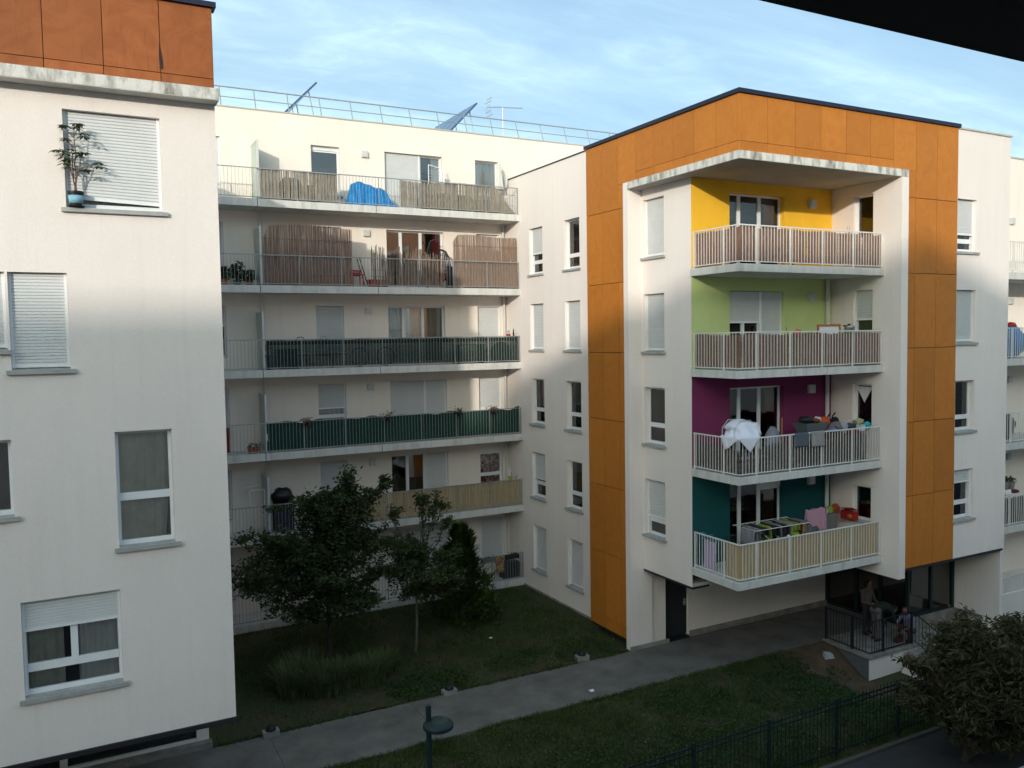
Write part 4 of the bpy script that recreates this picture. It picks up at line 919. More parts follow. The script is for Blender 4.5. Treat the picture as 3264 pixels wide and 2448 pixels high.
def drape(pts0, nu, nv, caps, floor, pin, steps=200, stiff=4):
    """a small cloth solver: a sheet falls over the capsules (a, b, r) and comes to rest"""
    P = np.array(pts0, float).reshape(nv, nu, 3); P += np.random.RandomState(4).normal(size=P.shape)*.002; pn = np.zeros((nv, nu), bool)
    for j in range(nv):
        for i in range(nu):
            z_ = pin(*P[j, i])
            if z_ is not None: pn[j, i] = True; P[j, i, 2] = z_
    fix = P[pn].copy(); V = P.copy()
    cons = []
    for di, dj in ((0, 1), (1, 0), (1, 1), (1, -1)):
        for par in (0, 1):
            I, J = np.meshgrid(np.arange(nv), np.arange(nu), indexing='ij'); ok = (I+di < nv) & (J+dj < nu) & (J+dj >= 0) & (((I if di else J) % 2) == par)
            a = (I[ok], J[ok]); b_ = (I[ok]+di, J[ok]+dj); cons.append((a, b_, np.linalg.norm(P[a]-P[b_], axis=1)))
    for it in range(steps):
        N_ = P+(P-V)*.965; N_[..., 2] -= .0009; V = P; P = N_
        for k in range(stiff):
            for a, b_, L in cons:
                d = P[b_]-P[a]; l = np.linalg.norm(d, axis=1); c = d*(.5*(1-L/np.maximum(l, 1e-6)))[:, None]; P[a] += c; P[b_] -= c
            for (ca, cb_, cr) in caps:
                ca = np.array(ca); cb_ = np.array(cb_); ab = cb_-ca; q = np.clip(((P-ca)@ab)/(ab@ab+1e-12), 0, 1); d = P-(ca+q[..., None]*ab); l = np.linalg.norm(d, axis=2); hit = l < cr
                P[hit] += (d[hit]/np.maximum(l[hit], 1e-6)[:, None])*(cr-l[hit])[:, None]; V[hit] = P[hit]*.7+V[hit]*.3
            P[pn] = fix
            low = P[..., 2] < floor; P[..., 2][low] = floor; V[low] = P[low]*.6+V[low]*.4
    return P.reshape(-1, 3), [(j*nu+i, j*nu+i+1, (j+1)*nu+i+1, (j+1)*nu+i) for j in range(nv-1) for i in range(nu-1)]
def sheet_pts(cx0, cy0, z, wx, wy, ang, nu, nv):
    c, s_ = math.cos(ang), math.sin(ang)
    return [(cx0+c*u-s_*v_, cy0+s_*u+c*v_, z) for v_ in np.linspace(-wy/2, wy/2, nv) for u in np.linspace(-wx/2, wx/2, nu)]
def blob(name, label, cat, c, r, mat, seed=1, wob=.35, parent=None, n=14, m=9):
    o = MB().ell(c, r, n, m, wob, seed).build(name, mat, parent, smooth=True)
    return tag(o, label, cat) if parent is None else o
def pot(T_, x, y, z, r, h, mat, name='pot'):
    return MB().lathe(x, y, [(r*.72, z), (r*.95, z+h*.85), (r*1.05, z+h*.86), (r*1.05, z+h), (r*.9, z+h), (r*.86, z+h*.9)], 14).build(name, mat, T_, smooth=False)
def potted(name, label, x, y, z, r, h, potmat, fol, n, lsize, leaf='plant', ratio=.5, group=None, cat='plant'):
    T_ = thing(name, label, cat, (x, y, z), group)
    pot(T_, x, y, z, r, h, potmat)
    p = np.random.normal(size=(n, 3)); p /= np.linalg.norm(p, axis=1)[:, None]; p *= (np.random.random(n)**.45)[:, None]
    p = p*np.array(fol[3:])+np.array(fol[:3]); v, f = leaf_mesh(p, lsize, ratio, .5); obj_from('foliage', v, f.tolist(), leaf, T_)
    mb = MB()
    for k in range(4): limb(mb, (x, y, z+h*.9), tuple(p[k]), .008, .003, 3)
    mb.build('stems', 'bark', T_)
    return T_

# --- corner building, yellow floor
t = TP[0]
reeds('reed_screen', 'brown woven reed screen inside the railing of the yellow balcony', 'screen', [(15.175, 17.9), (15.175, 16.205), (20.46, 16.205)], cst(t+.06), wv(t+.93, .012, 30), .0125, 'reed', gap=.13, jag=.015, wires=(.08, .22, .36, .5, .64, .78, .92), group='reed screens on the corner balconies')
hg = thing('wall_ornament', 'pair of small wooden hearts hanging by the yellow balcony window', 'ornament', (20.45, 17.3, 2.75))
for k, (y, z) in enumerate(((17.25, 2.92), (17.33, 2.80))): MB().ell((20.44, y, z), (.02, .045, .05), 8, 6, .2, k).build('heart', flat('pale_wood', (.5, .4, .3)), hg); MB().tube([(20.44, y, z+.04), (20.44, y, 3.12)], .003, 4).build('string', 'blackmetal', hg)
yb = thing('folding_chair', 'folded wooden chair leaning behind the reeds of the yellow balcony', 'chair', (18.1, 16.9, t))
for s_ in (0, .38):
    MB().tube([(17.9+s_, 17.3, t), (18.0+s_, 17.75, t+.85)], .018, 6).build('leg', flat('tan_wood', (.35, .2, .1)), yb)
for z in (.25, .4, .55, .7): MB().box(17.92+.1*z, 18.3+.1*z, 17.28+.52*z, 17.31+.52*z, t+z, t+z+.06).build('slat', M['tan_wood'], yb)
# --- green floor
t = TP[1]
reeds('reed_screen', 'brown woven reed screen inside the railing of the lime green balcony', 'screen', [(15.175, 17.9), (15.175, 16.205), (20.46, 16.205)], cst(t+.06), wv(t+.93, .02, 22, 1), .0125, 'reed', gap=.10, jag=.02, wires=(.08, .22, .36, .5, .64, .78, .92), group='reed screens on the corner balconies')
bd = thing('picture_frame', 'white board with a wooden frame above the green balcony railing', 'board', (19.15, 16.85, t))
MB().box(18.76, 19.56, 16.86, 16.875, t+.30, t+1.12).build('board', 'white', bd)
MB().box(18.70, 18.76, 16.845, 16.885, t+.3, t+1.18).box(19.56, 19.62, 16.845, 16.885, t+.3, t+1.18).box(18.76, 19.56, 16.845, 16.885, t+1.12, t+1.18).build('frame', flat('frame_wood', (.42, .16, .07)), bd)
MB().tube([(18.8, 16.9, t), (18.9, 16.88, t+.35)], .015, 5).tube([(19.5, 16.9, t), (19.4, 16.88, t+.35)], .015, 5).build('stand', M['frame_wood'], bd)
pc = thing('cooking_pot', 'silver pressure cooker with black lid on the green balcony', 'pot', (20.1, 16.95, t))
MB().box(19.85, 20.4, 16.7, 17.2, t, t+.92).build('stand', flat('stand_wood', (.10, .08, .07)), pc)
MB().lathe(20.1, 16.95, [(.14, t+.92), (.145, t+1.08), (.15, t+1.085), (.15, t+1.11), (.12, t+1.135), (.03, t+1.15)], 16).build('body', 'alu', pc, smooth=True)
MB().box(19.85, 20.06, 16.93, 16.97, t+1.12, t+1.15).box(20.06, 20.12, 16.92, 16.98, t+1.15, t+1.19).build('lid_handle', 'blackmetal', pc)
cloth('hanging_cloth', 'pale cloth draped behind the left end of the green balcony reeds', 'cloth', [(0, .9), (.0, .3)], (15.25, 16.5, t), (15.75, 16.45, t), 'lace', .04, 3)
st = thing('stick', 'thin wooden stick poking above the green balcony railing', 'stick', (17.9, 16.7, t)); MB().tube([(17.9, 16.8, t), (17.0, 16.4, t+1.1)], .012, 5).build('shaft', flat('stick_grey', (.25, .23, .22)), st)
blob('shopping_bag', 'red and white bag just above the green balcony railing', 'bag', (17.75, 16.7, t+.92), (.14, .1, .13), flat('redwhite', (.55, .12, .12), vs=10), 3)
# --- magenta floor
t = TP[2]
reeds('brush_screen', 'dark ragged brushwood screen behind the railing of the magenta balcony', 'screen', [(15.175, 17.85), (15.175, 16.205), (19.95, 16.205)], cst(t+.05), lambda q: t+.70+.06*math.sin(17*q)+.12*max(0, (q-.62)*3), .011, 'heather', gap=.06, jag=.06, wires=(.3, .7), wob=.03)
wc = thing('draped_laundry', 'white sheet draped over a rack on the magenta balcony', 'laundry', (15.6, 16.6, t))
def pin_sheet(x, y, z):
    a = (x-15.60)/.37; b_ = (y-16.66)/.26
    return t+1.44-.20*abs(a)**2.2-.05*b_*b_+.02*math.sin(9*x+4*y) if abs(a) < 1 and abs(b_) < 1 else None
v, f = drape(sheet_pts(15.48, 16.52, t+1.36, 1.3, 1.3, .62, 36, 36), 36, 36, [((15.14, 16.17, t+1.0), (17.5, 16.17, t+1.0), .04), ((15.14, 16.17, t+1.0), (15.14, 17.9, t+1.0), .04)], t+.02, pin_sheet)
o_ = obj_from('sheet', v, f, flat('white_cotton', (.74, .75, .84), var=.05), wc, smooth=True); o_.modifiers.new('thick', 'SOLIDIFY').thickness = .005
for y in (16.45, 16.9): MB().tube([(15.2, y, t), (15.22, y, t+1.22), (15.42, y, t+1.42), (15.78, y, t+1.42), (15.98, y, t+1.2), (16.0, y, t)], .012, 5).build('rack', 'alu', wc)
MB().box(15.62, 15.98, 16.45, 16.6, t+.65, t+.98).build('dark_block', 'blackmetal', wc)  # plain black block below the front hem of the sheet
pch = thing('plastic_chair', 'stacked chair wrapped in clear plastic by the magenta balcony door', 'chair', (17.35, 17.2, t))
MB().ell((17.38, 17.25, t+.62), (.28, .16, .46), 14, 10, .25, 5).build('wrapping', flat('clear_plastic', (.26, .27, .33), rough=.25, vs=9, var=.4), pch, smooth=True)
for x in (17.18, 17.58):
    for y in (17.1, 17.4): MB().tube([(x, y, t), (x, y, t+.5)], .014, 5).build('leg', 'blackmetal', pch)
br = thing('broom', 'broom with a tan wooden stick leaning by the magenta balcony door', 'broom', (17.85, 17.4, t)); MB().tube([(17.84, 17.35, t+.1), (18.0, 17.5, t+1.28)], .013, 6).build('stick', flat('broom_wood', (.5, .3, .12)), br); MB().box(17.72, 17.96, 17.3, 17.38, t, t+.12).build('brush', 'blackmetal', br)
bn = thing('storage_crate', 'grey plastic tub heaped with belongings on the magenta balcony', 'crate', (18.5, 16.9, t))
MB().box(18.15, 18.85, 16.7, 17.1, t, t+.86).build('table', flat('cabinet_brown', (.10, .045, .03)), bn)
obj_from('tub', [(18.19, 16.72, t+.865), (18.86, 16.72, t+.865), (18.86, 17.12, t+.865), (18.19, 17.12, t+.865), (18.07, 16.66, t+1.17), (18.95, 16.66, t+1.15), (18.95, 17.18, t+1.15), (18.07, 17.18, t+1.17)], [(0, 1, 5, 4), (1, 2, 6, 5), (2, 3, 7, 6), (3, 0, 4, 7), (0, 3, 2, 1)], flat('grey_plastic', (.12, .14, .15), rough=.4), bn)
blob('shoe_pile', 'dark bag heaped on the grey tub of the magenta balcony', 'bag', (18.35, 16.95, t+1.25), (.2, .18, .10), flat('black_leather', (.03, .03, .035), rough=.5), 7)
blob('brown_bag', 'brown bag lying on the grey tub of the magenta balcony', 'bag', (18.68, 16.95, t+1.19), (.2, .16, .08), flat('brown_fabric', (.20, .07, .03)), 8)
blob('orange_bag', 'orange shopping bag behind the grey tub', 'bag', (19.22, 17.1, t+1.1), (.23, .15, .16), flat('orange_fabric', (.62, .09, .02)), 9, .25)
blob('white_bag', 'crumpled white bag beside the orange bag', 'bag', (18.92, 17.05, t+1.2), (.12, .1, .09), flat('white_plastic', (.7, .7, .7), rough=.4), 10, .6)
blob('paper_bag', 'yellowish paper bag under the orange bag', 'bag', (19.0, 16.9, t+.98), (.13, .1, .14), flat('paper_yellow', (.45, .38, .16)), 21, .5)
bk_ = thing('backpack', 'grey padded rucksack resting in front of the orange bag', 'bag', (19.2, 16.6, t))
MB().ell((19.2, 16.65, t+1.0), (.24, .15, .16), 14, 9, .25, 11).build('body', flat('grey_canvas', (.16, .15, .17)), bk_, smooth=True); MB().box(18.8, 19.4, 16.5, 16.85, t, t+.86).build('shelf', M['cabinet_brown'], bk_); MB().tube([(19.05, 16.52, t+1.05), (19.12, 16.48, t+.95), (19.3, 16.49, t+.93)], .02, 6).build('strap', 'blackmetal', bk_)
blob('grey_cloth', 'pale grey folded cloth beside the rucksack', 'cloth', (19.5, 16.65, t+.98), (.14, .12, .16), flat('pale_grey_cloth', (.34, .35, .40)), 12, .4)
blob('folded_jeans', 'folded blue denim at the foot of the rucksack', 'cloth', (18.92, 16.5, t+.95), (.2, .12, .055), flat('denim', (.16, .2, .32)), 22, .3)
sr = thing('stroller', 'folded navy stroller standing against the magenta wall', 'stroller', (19.9, 17.45, t))
for x in (19.82, 20.02): MB().tube([(x, 17.5, t+.2), (x-.03, 17.45, t+1.2), (x-.02, 17.35, t+1.32)], .022, 6).build('handle', flat('navy_foam', (.012, .018, .07)), sr)
MB().ell((19.92, 17.45, t+.7), (.18, .12, .4), 12, 8, .2, 13).build('seat', M['navy_foam'], sr, smooth=True)
for x in (19.8, 20.05): MB().tube([(x, 17.44, t+.1), (x, 17.5, t+.1)], .1, 12).build('wheel', 'blackmetal', sr)
MB().tube([(20.2, 17.52, t+1.0), (20.2, 17.58, t+1.0)], .17, 16).build('spare_wheel', 'blackmetal', sr)
ct = thing('shopping_cart', 'wheeled shopping basket with a looped handle on the magenta balcony', 'cart', (19.9, 16.7, t))
MB().tube([(19.62, 16.65, t+.4), (19.6, 16.65, t+1.05), (19.68, 16.65, t+1.16), (20.05, 16.65, t+1.17), (20.13, 16.65, t+1.08), (20.13, 16.65, t+.4)], .016, 6).build('handle', 'pipe', ct)
MB().box(19.66, 20.1, 16.5, 16.85, t+.1, t+.88).build('bag', flat('wine_fabric', (.13, .015, .04)), ct)
MB().box(20.0, 20.2, 16.45, 16.6, t+.85, t+1.03).build('basket', flat('ice_plastic', (.55, .6, .62), rough=.3), ct)
for x in (19.7, 20.06): MB().tube([(x, 16.84, t+.06), (x, 16.88, t+.06)], .06, 10).build('wheel', 'blackmetal', ct)
blob('dark_coat', 'dark blue coat lying on the shopping basket', 'clothing', (19.85, 16.7, t+.98), (.22, .14, .09), flat('dark_coat', (.04, .055, .07)), 14)
blob('turquoise_bag', 'turquoise bag on the right end of the magenta balcony', 'bag', (20.36, 16.55, t+.98), (.12, .12, .12), flat('turquoise', (.03, .36, .45)), 15)
blob('yellow_cloth', 'crumpled yellow and grey cloths above the turquoise bag', 'cloth', (20.28, 16.78, t+1.09), (.17, .14, .09), flat('yellow_grey', (.45, .42, .15), col2=(.3, .28, .25), vs=12), 16, .7)
cloth('door_mat', 'blue-grey mat hung over the magenta balcony railing', 'mat', [(.06, .75), (.045, 1.01), (-.03, 1.012), (-.045, .64)], (17.07, 16.17, t), (17.58, 16.17, t), flat('blue_grey_mat', (.09, .105, .14)), .006, 2)
cloth('door_mat', 'pale grey mat hung over the magenta balcony railing', 'mat', [(.06, .75), (.045, 1.01), (-.03, 1.012), (-.045, .60)], (17.69, 16.17, t), (18.19, 16.17, t), flat('pale_grey_mat', (.30, .29, .28)), .006, 2)
# --- teal floor
t = TP[3]
reeds('cane_screen', 'pale tan cane screen around the teal balcony railing', 'screen', [(15.175, 16.72), (15.175, 16.205), (20.46, 16.205)], cst(t+.05), cst(t+.96), .024, 'cane', gap=.0, jag=.004, thick=.005, wires=(.2, .8))
dr_ = thing('drying_rack', 'white drying rack crowded with laundry on the teal balcony', 'drying rack', (17.2, 17.0, t))
for y in (16.75, 17.3):
    MB().tube([(16.35, y, t), (17.9, y, t+1.12)], .011, 5).tube([(17.9, y, t), (16.35, y, t+1.12)], .011, 5).build('leg', 'railwhite', dr_)
fr_ = MB()
for y in (16.6, 17.45): fr_.tube([(16.1, y, t+1.15), (18.15, y, t+1.15)], .011, 5)
for k in range(11): x = 16.15+.195*k; fr_.tube([(x, 16.6, t+1.15), (x, 17.45, t+1.15)], .006, 5)
fr_.build('frame', 'railwhite', dr_)
cols = [(.21, .21, .24), (.2, .2, .23), (.03, .03, .035), (.26, .36, .03), (.02, .02, .025), (.24, .23, .26), (.03, .03, .04), (.3, .28, .3), (.22, .3, .05), (.05, .04, .06), (.2, .17, .2), (.02, .02, .025)]
nm_ = ['grey', 'pale grey', 'black', 'lime', 'black', 'silver', 'charcoal', 'white', 'olive', 'plum', 'mauve', 'black']
for k in range(11):
    x = 16.17+.195*k; y0 = 16.62+.1*(k % 2); y1 = 17.15+.2*((k*7) % 3)/3; h = [.72, .62, .2, .42, .25, .35, .3, .4, .2, .5, .45][k]
    cloth('garment', 'x', 'x', [(.085, 1.0-h*.4), (.06, 1.165), (-.06, 1.167), (-.085, 1.157-h)], (x, y0, t), (x, y1, t), flat('cloth_%d' % k, cols[k]), .012, 2, 10, 10, parent=dr_)
MB().ell((17.35, 16.62, t+.83), (.05, .05, .075), 10, 7, .2, 2).build('white_ball', 'white', dr_, smooth=True)
bsk = MB().lathe(17.6, 16.62, [(.07, t+.74), (.11, t+.92), (.115, t+.92), (.08, t+.745)], 12); bsk.tube([(17.49, 16.62, t+.92), (17.52, 16.62, t+1.06), (17.6, 16.62, t+1.12), (17.68, 16.62, t+1.06), (17.71, 16.62, t+.92)], .006, 5); bsk.build('peg_basket', flat('lime_plastic', (.32, .46, .02)), dr_)
MB().box(18.0, 18.14, 16.7, 16.74, t+.75, t+1.1).build('yellow_shirt', flat('mustard', (.5, .26, .02)), dr_)
pk = thing('towel_stand', 'pink towel hung over a stand on the teal balcony', 'towel', (18.75, 16.8, t))
MB().tube([(18.4, 16.9, t), (18.4, 16.9, t+1.42), (19.1, 16.9, t+1.42), (19.1, 16.9, t)], .014, 6).build('stand', 'blackmetal', pk)
v, f = drape(sheet_pts(18.74, 16.86, t+1.44, .84, 1.2, .06, 26, 36), 26, 36, [((18.3, 16.9, t+1.42), (19.2, 16.9, t+1.42), .02)], t+.02, lambda x, y, z: t+1.435+.012*math.sin(19*x) if abs(y-16.9) < .03 else None, 160)
o_ = obj_from('towel', v, f, flat('pink_towel', (.50, .28, .36), var=.1), pk, smooth=True); o_.modifiers.new('thick', 'SOLIDIFY').thickness = .008
fn = thing('desk_fan', 'orange round fan on a stand beside the teal wall', 'fan', (20.25, 17.6, t))
MB().tube([(20.27, 17.55, t+1.12), (20.27, 17.6, t+1.12)], .17, 20).build('blade_cage', flat('orange_plastic', (.45, .09, .03), rough=.4), fn); MB().tube([(20.27, 17.62, t), (20.27, 17.62, t+1.1)], .018, 6).build('pole', 'blackmetal', fn); MB().lathe(20.27, 17.62, [(.15, t), (.15, t+.03), (.04, t+.06)], 14).build('base', 'blackmetal', fn)
for k, (x, c) in enumerate(((19.75, (.6, .6, .65)), (19.95, (.25, .4, .08)), (19.62, (.35, .03, .05)))): blob('folded_towel', ['white', 'green', 'dark red'][k]+' cloth on the ledge behind the pink towel', 'cloth', (x, 17.5, t+1.15+.01*k), (.12, .1, .1), flat('cl2_%d' % k, c), 30+k, .5)
MB().box(19.45, 20.1, 17.35, 17.9, t, t+1.05).build('cabinet', flat('grey_cabinet', (.2, .2, .2)), fn)
rb = thing('red_basket', 'red open basket on the sill of the teal balcony window', 'basket', (20.38, 17.15, t+.87))
MB().box(20.28, 20.5, 16.92, 17.38, t+.88, t+1.13).build('basket', flat('red_plastic', (.38, .02, .015), rough=.5), rb)
obj_from('lid', [(20.5, 16.9, t+1.15), (20.5, 17.4, t+1.13), (20.22, 17.4, t+1.19), (20.22, 16.9, t+1.27), (20.5, 16.9, t+1.17), (20.5, 17.4, t+1.15), (20.22, 17.4, t+1.21), (20.22, 16.9, t+1.29)], [(0, 1, 2, 3), (4, 5, 6, 7), (0, 1, 5, 4), (1, 2, 6, 5), (2, 3, 7, 6), (3, 0, 4, 7)], M['red_plastic'], rb)
MB().ell((20.3, 17.05, t+1.0), (.08, .12, .07), 10, 7, .4, 4).build('contents', flat('terracotta_cloth', (.4, .14, .06)), rb, smooth=True)
tl = thing('hanging_towel', 'lilac towel on turquoise hangers at the left end of the teal balcony', 'towel', (15.3, 17.5, t))
cloth('towel', 'x', 'x', [(.03, .5), (.012, .80), (-.012, .80), (-.03, .02)], (15.3, 17.72, t), (15.3, 17.26, t), flat('lilac_towel', (.46, .35, .52), var=.08), .012, 3, parent=tl)
for y in (17.66, 17.34): MB().tube([(15.3, y+.14, t+.82), (15.3, y, t+.93), (15.28, y, t+1.0), (15.2, y, t+1.03), (15.14, y, t+1.0)], .009, 5).tube([(15.3, y+.14, t+.82), (15.3, y-.14, t+.82), (15.3, y, t+.93)], .009, 5).build('hanger', M['turquoise'], tl)
blob('laundry_heap', 'grey laundry heap between drying rack and pink towel', 'laundry', (18.3, 16.75, t+.72), (.3, .2, .28), flat('dark_grey_cloth', (.1, .1, .105)), 40, .6)

# --- window plant on the left block
pp = thing('potted_plant', 'umbrella plant in a black pot on the upper left window sill', 'plant', (.195, 15.56, 2.25))
pt_ = pot(pp, .195, 15.565, 2.255, .12, .24, 'blackmetal')
MB().lathe(.195, 15.565, [(.098, 2.30), (.116, 2.425)], 16).build('band', flat('blue_label', (.25, .5, .62), vs=14, var=.3), pt_, smooth=True)
MB().lathe(.195, 15.565, [(.12, 2.248), (.13, 2.262), (.11, 2.262)], 16).build('saucer', 'blackmetal', pp)
mb = MB(); tips = []
for (x1, z1) in ((.22, 3.55), (.16, 3.15), (.30, 3.10), (.10, 2.95)):
    q = limb(mb, (.195+random.uniform(-.03, .03), 15.56, 2.46), (x1, 15.5+random.uniform(-.06, .04), z1), .013, .006, 7, .05); tips.append(q[-1])
main = [Vector((.20, 15.55, 2.9)), Vector((.21, 15.55, 3.2))]
for (bx_, bz_, tx_, tz_) in ((.20, 3.1, -.02, 3.16), (.21, 3.05, .32, 3.12), (.21, 2.85, .52, 2.95), (.21, 3.35, .08, 3.50), (.21, 3.4, .30, 3.60), (.2, 3.3, .34, 3.42), (.18, 3.0, .06, 3.05), (.2, 3.2, .10, 3.3), (.21, 2.8, .40, 2.87), (.2, 2.7, .08, 2.9)):
    q = limb(mb, (bx_, 15.55, bz_), (tx_, 15.5+random.uniform(-.09, .05), tz_), .007, .004, 4, .08); tips.append(q[-1])
mb.build('stems', flat('plant_stem', (.16, .10, .07)), pp)
fv = []; ff = []
for tp in tips:
    for cc in range(2):
        c0 = tp+Vector((random.uniform(-.05, .05), random.uniform(-.04, .04), random.uniform(-.04, .05)))
        for k in range(7):
            a = 6.28*k/7+random.random()*.5; d = Vector((math.cos(a), math.sin(a), -.25+random.uniform(-.2, .1))).normalized(); s_ = d.cross(Vector((0, 0, 1))).normalized(); L = random.uniform(.09, .15); n0 = len(fv)
            fv += [tuple(c0), tuple(c0+d*L*.6+s_*L*.2), tuple(c0+d*L+Vector((0, 0, -.01))), tuple(c0+d*L*.6-s_*L*.2)]; ff.append((n0, n0+1, n0+2, n0+3))
obj_from('foliage', fv, ff, 'plant', pp)

# --- rear wing, top floor
t = ST[0]
reeds('reed_mat', 'grey reed mat on the left part of the top floor railing', 'screen', [(5.66, 27.93), (8.22, 27.93)], cst(t+.04), wv(t+.99, .015, 14), .013, 'reedgrey', gap=.12, jag=.02, wires=(.3, .7))
reeds('reed_mat', 'grey reed mat sagging at the right end of the top floor railing', 'screen', [(10.42, 27.93), (15.02, 27.93)], cst(t+.04), lambda q: t+.97-.05*math.sin(9*q)-.9*max(0, (q-.86)/.14)**.7, .013, 'reedgrey', gap=.12, jag=.02, wires=(.3, .7))
tp_ = thing('covered_furniture', 'garden furniture under a bright blue tarpaulin on the top floor', 'tarpaulin', (9.5, 28.3, t))
prof = [(8.66, .02), (8.72, .35), (8.84, .78), (9.0, .87), (9.35, .82), (9.7, .73), (10.06, .62), (10.24, .30), (10.42, .02)]
def tarpP(u, q):
    i = min(int(u*(len(prof)-1)), len(prof)-2); a = u*(len(prof)-1)-i; x = prof[i][0]*(1-a)+prof[i+1][0]*a; h = prof[i][1]*(1-a)+prof[i+1][1]*a
    k = min(1, min(q, 1-q)*3.2); k = k**.55; fl = 1-k
    y = 28.08+.72*q+.05*fl*math.sin(x*21+2*math.sin(x*5))*(1 if q < .5 else -1)-(.08*fl if q < .5 else 0)
    return (x+.03*math.sin(q*9+u*9), y, t+.02+h*k*(.98+.05*mnoise.noise(Vector((u*6, q*3, 2))))+.02*math.sin(x*17+q*11)*k*(h > .1))
MB().grid(tarpP, 90, 30).build('tarpaulin', 'tarp', tp_, smooth=True)
MB().box(8.95, 9.9, 28.25, 28.65, t, t+.5).build('table', 'blackmetal', tp_)
rk = thing('drying_rack', 'white folded drying rack standing on the top floor balcony', 'drying rack', (12.05, 28.5, t))
for x0, x1 in ((11.72, 11.80), (12.30, 12.38)): MB().tube([(x0, 28.4, t), (x1, 28.55, t+1.72)], .014, 6).build('leg', 'white', rk)
mb = MB().tube([(11.80, 28.55, t+1.72), (12.38, 28.55, t+1.60)], .014, 6)
for k in range(9): mb.tube([(11.75, 28.5, t+.7+.1*k), (12.34, 28.5, t+.66+.1*k)], .006, 5)
mb.build('bars', 'white', rk); cloth('cloth', 'x', 'x', [(.02, .95), (.01, 1.5)], (12.22, 28.48, t), (12.42, 28.48, t), 'lace', .03, 2, 8, 8, parent=rk)
ps = thing('parasol', 'closed white parasol beside the right top floor window', 'parasol', (14.66, 28.5, t))
MB().tube([(14.66, 28.5, t), (14.66, 28.5, t+2.02)], .02, 8).build('pole', 'alu', ps); pr = []
mbp = MB(); base = 0
for i, (r_, z) in enumerate(((.03, 2.0), (.07, 1.8), (.10, 1.5), (.13, 1.2), (.16, 1.02), (.12, 1.0))):
    for k in range(20): a = 6.283*k/20; q = r_*(1+.28*math.cos(a*6)); mbp.v.append((14.66+q*math.cos(a), 28.5+q*math.sin(a), t+z))
for i in range(5):
    for k in range(20): mbp.f.append((i*20+k, i*20+(k+1) % 20, (i+1)*20+(k+1) % 20, (i+1)*20+k))
mbp.build('canopy', flat('offwhite_canvas', (.66, .64, .6)), ps, smooth=True); MB().lathe(14.66, 28.5, [(.22, t), (.22, t+.06), (.05, t+.1)], 14).build('base', 'kerb', ps)
ds = thing('satellite_dish', 'pale satellite dish on the wall at the right of the top floor', 'dish', (15.05, 28.6, t))
MB().ell((15.03, 28.75, t+1.35), (.05, .22, .28), 16, 8).build('dish', 'vent', ds, smooth=True); MB().tube([(15.05, 28.78, t), (15.05, 28.78, t+1.3)], .02, 6).build('mast', 'alu', ds)
ch = thing('dark_mounds', 'dark rounded mounds behind the left reed mat on the top floor', 'chair', (6.9, 28.4, t))  # plain dark rounded forms behind the mat
MB().ell((6.75, 28.45, t+.45), (.42, .3, .42), 14, 9, .15, 3).build('cushion', flat('charcoal_grey', (.07, .065, .06)), ch, smooth=True); MB().ell((7.6, 28.45, t+.38), (.45, .3, .32), 14, 9, .15, 4).build('cushion', M['charcoal_grey'], ch, smooth=True)
sf = thing('long_mound', 'long dark mound behind the right reed mat on the top floor', 'sofa', (12.7, 28.5, t))  # low dark rounded form and a grey box behind the mat
MB().ell((12.6, 28.45, t+.36), (1.15, .32, .36), 18, 9, .15, 6).build('cover', M['charcoal_grey'], sf, smooth=True); MB().box(13.7, 14.5, 28.3, 28.8, t, t+.55).build('box', flat('grey_box', (.2, .2, .2)), sf)
# --- third floor, tall reed walls
t = ST[1]
def leanfun(base, h, a): return lambda q: base+h+a*math.sin(3.14*q)
reeds('reed_wall', 'tall brown reed wall rising above the railing left of the dark doorway', 'screen', [(5.72, 27.92), (8.66, 27.92)], cst(t+.03), lambda q: t+1.92+.10*math.sin(3.1*q)-.35*max(0, .06-q)/.06, .0095, 'reed', gap=.015, jag=.03, thick=.006, wires=(.48, .75), wob=.03, lean=.05)
reeds('reed_wall', 'tall light brown reed wall at the right end of the third floor', 'screen', [(12.44, 27.92), (15.06, 27.92)], cst(t+.03), lambda q: t+1.92+.03*math.sin(6*q)-.25*max(0, .08-q)/.08, .0095, flat('reed_light', (.30, .205, .155), vs=25, col2=(.20, .135, .10), stretch=(1, 1, .15), fine=.2), gap=.02, jag=.015, thick=.006, wires=(.48, .8), wob=.015, lean=.04)
rag = lambda q: t+1.33+.10*math.sin(23*q)-.22*(1 if .19 < q < .27 or .50 < q < .55 or .86 < q else 0)-.1*abs(math.sin(41*q))
reeds('ragged_reeds', 'short ragged reed screen in front of the third floor doorway', 'screen', [(9.32, 27.93), (12.1, 27.93)], cst(t+.03), rag, .02, flat('reed_pale', (.25, .175, .13), vs=25, col2=(.10, .065, .05), stretch=(1, 1, .15), fine=.2), gap=.16, jag=.13, thick=.006, wires=(.3, .5), wob=.05)
eg = thing('hanging_chair', 'dark wicker hanging egg chair with a red cushion by the doorway', 'chair', (12.25, 28.5, t))
MB().tube([(11.75, 28.75, t), (11.7, 28.75, t+1.2), (11.85, 28.65, t+1.75), (12.08, 28.5, t+1.83)], .025, 8).build('stand', 'blackmetal', eg)
eggm = MB()
for k in range(12):
    a = 3.1416*k/12; pts = []
    for j in range(13): th = 6.283*j/12; pts.append((12.2+.33*math.cos(th)*math.cos(a), 28.45+.33*math.cos(th)*math.sin(a), t+.85+.6*math.sin(th)))
    eggm.tube(pts, .010, 4, cap=False)
for z, r_ in ((.45, .22), (.65, .31), (.85, .33), (1.05, .31), (1.25, .24)): eggm.tube([(12.2+r_*math.cos(6.283*j/14), 28.45+r_*math.sin(6.283*j/14), t+z) for j in range(15)], .010, 4, cap=False)
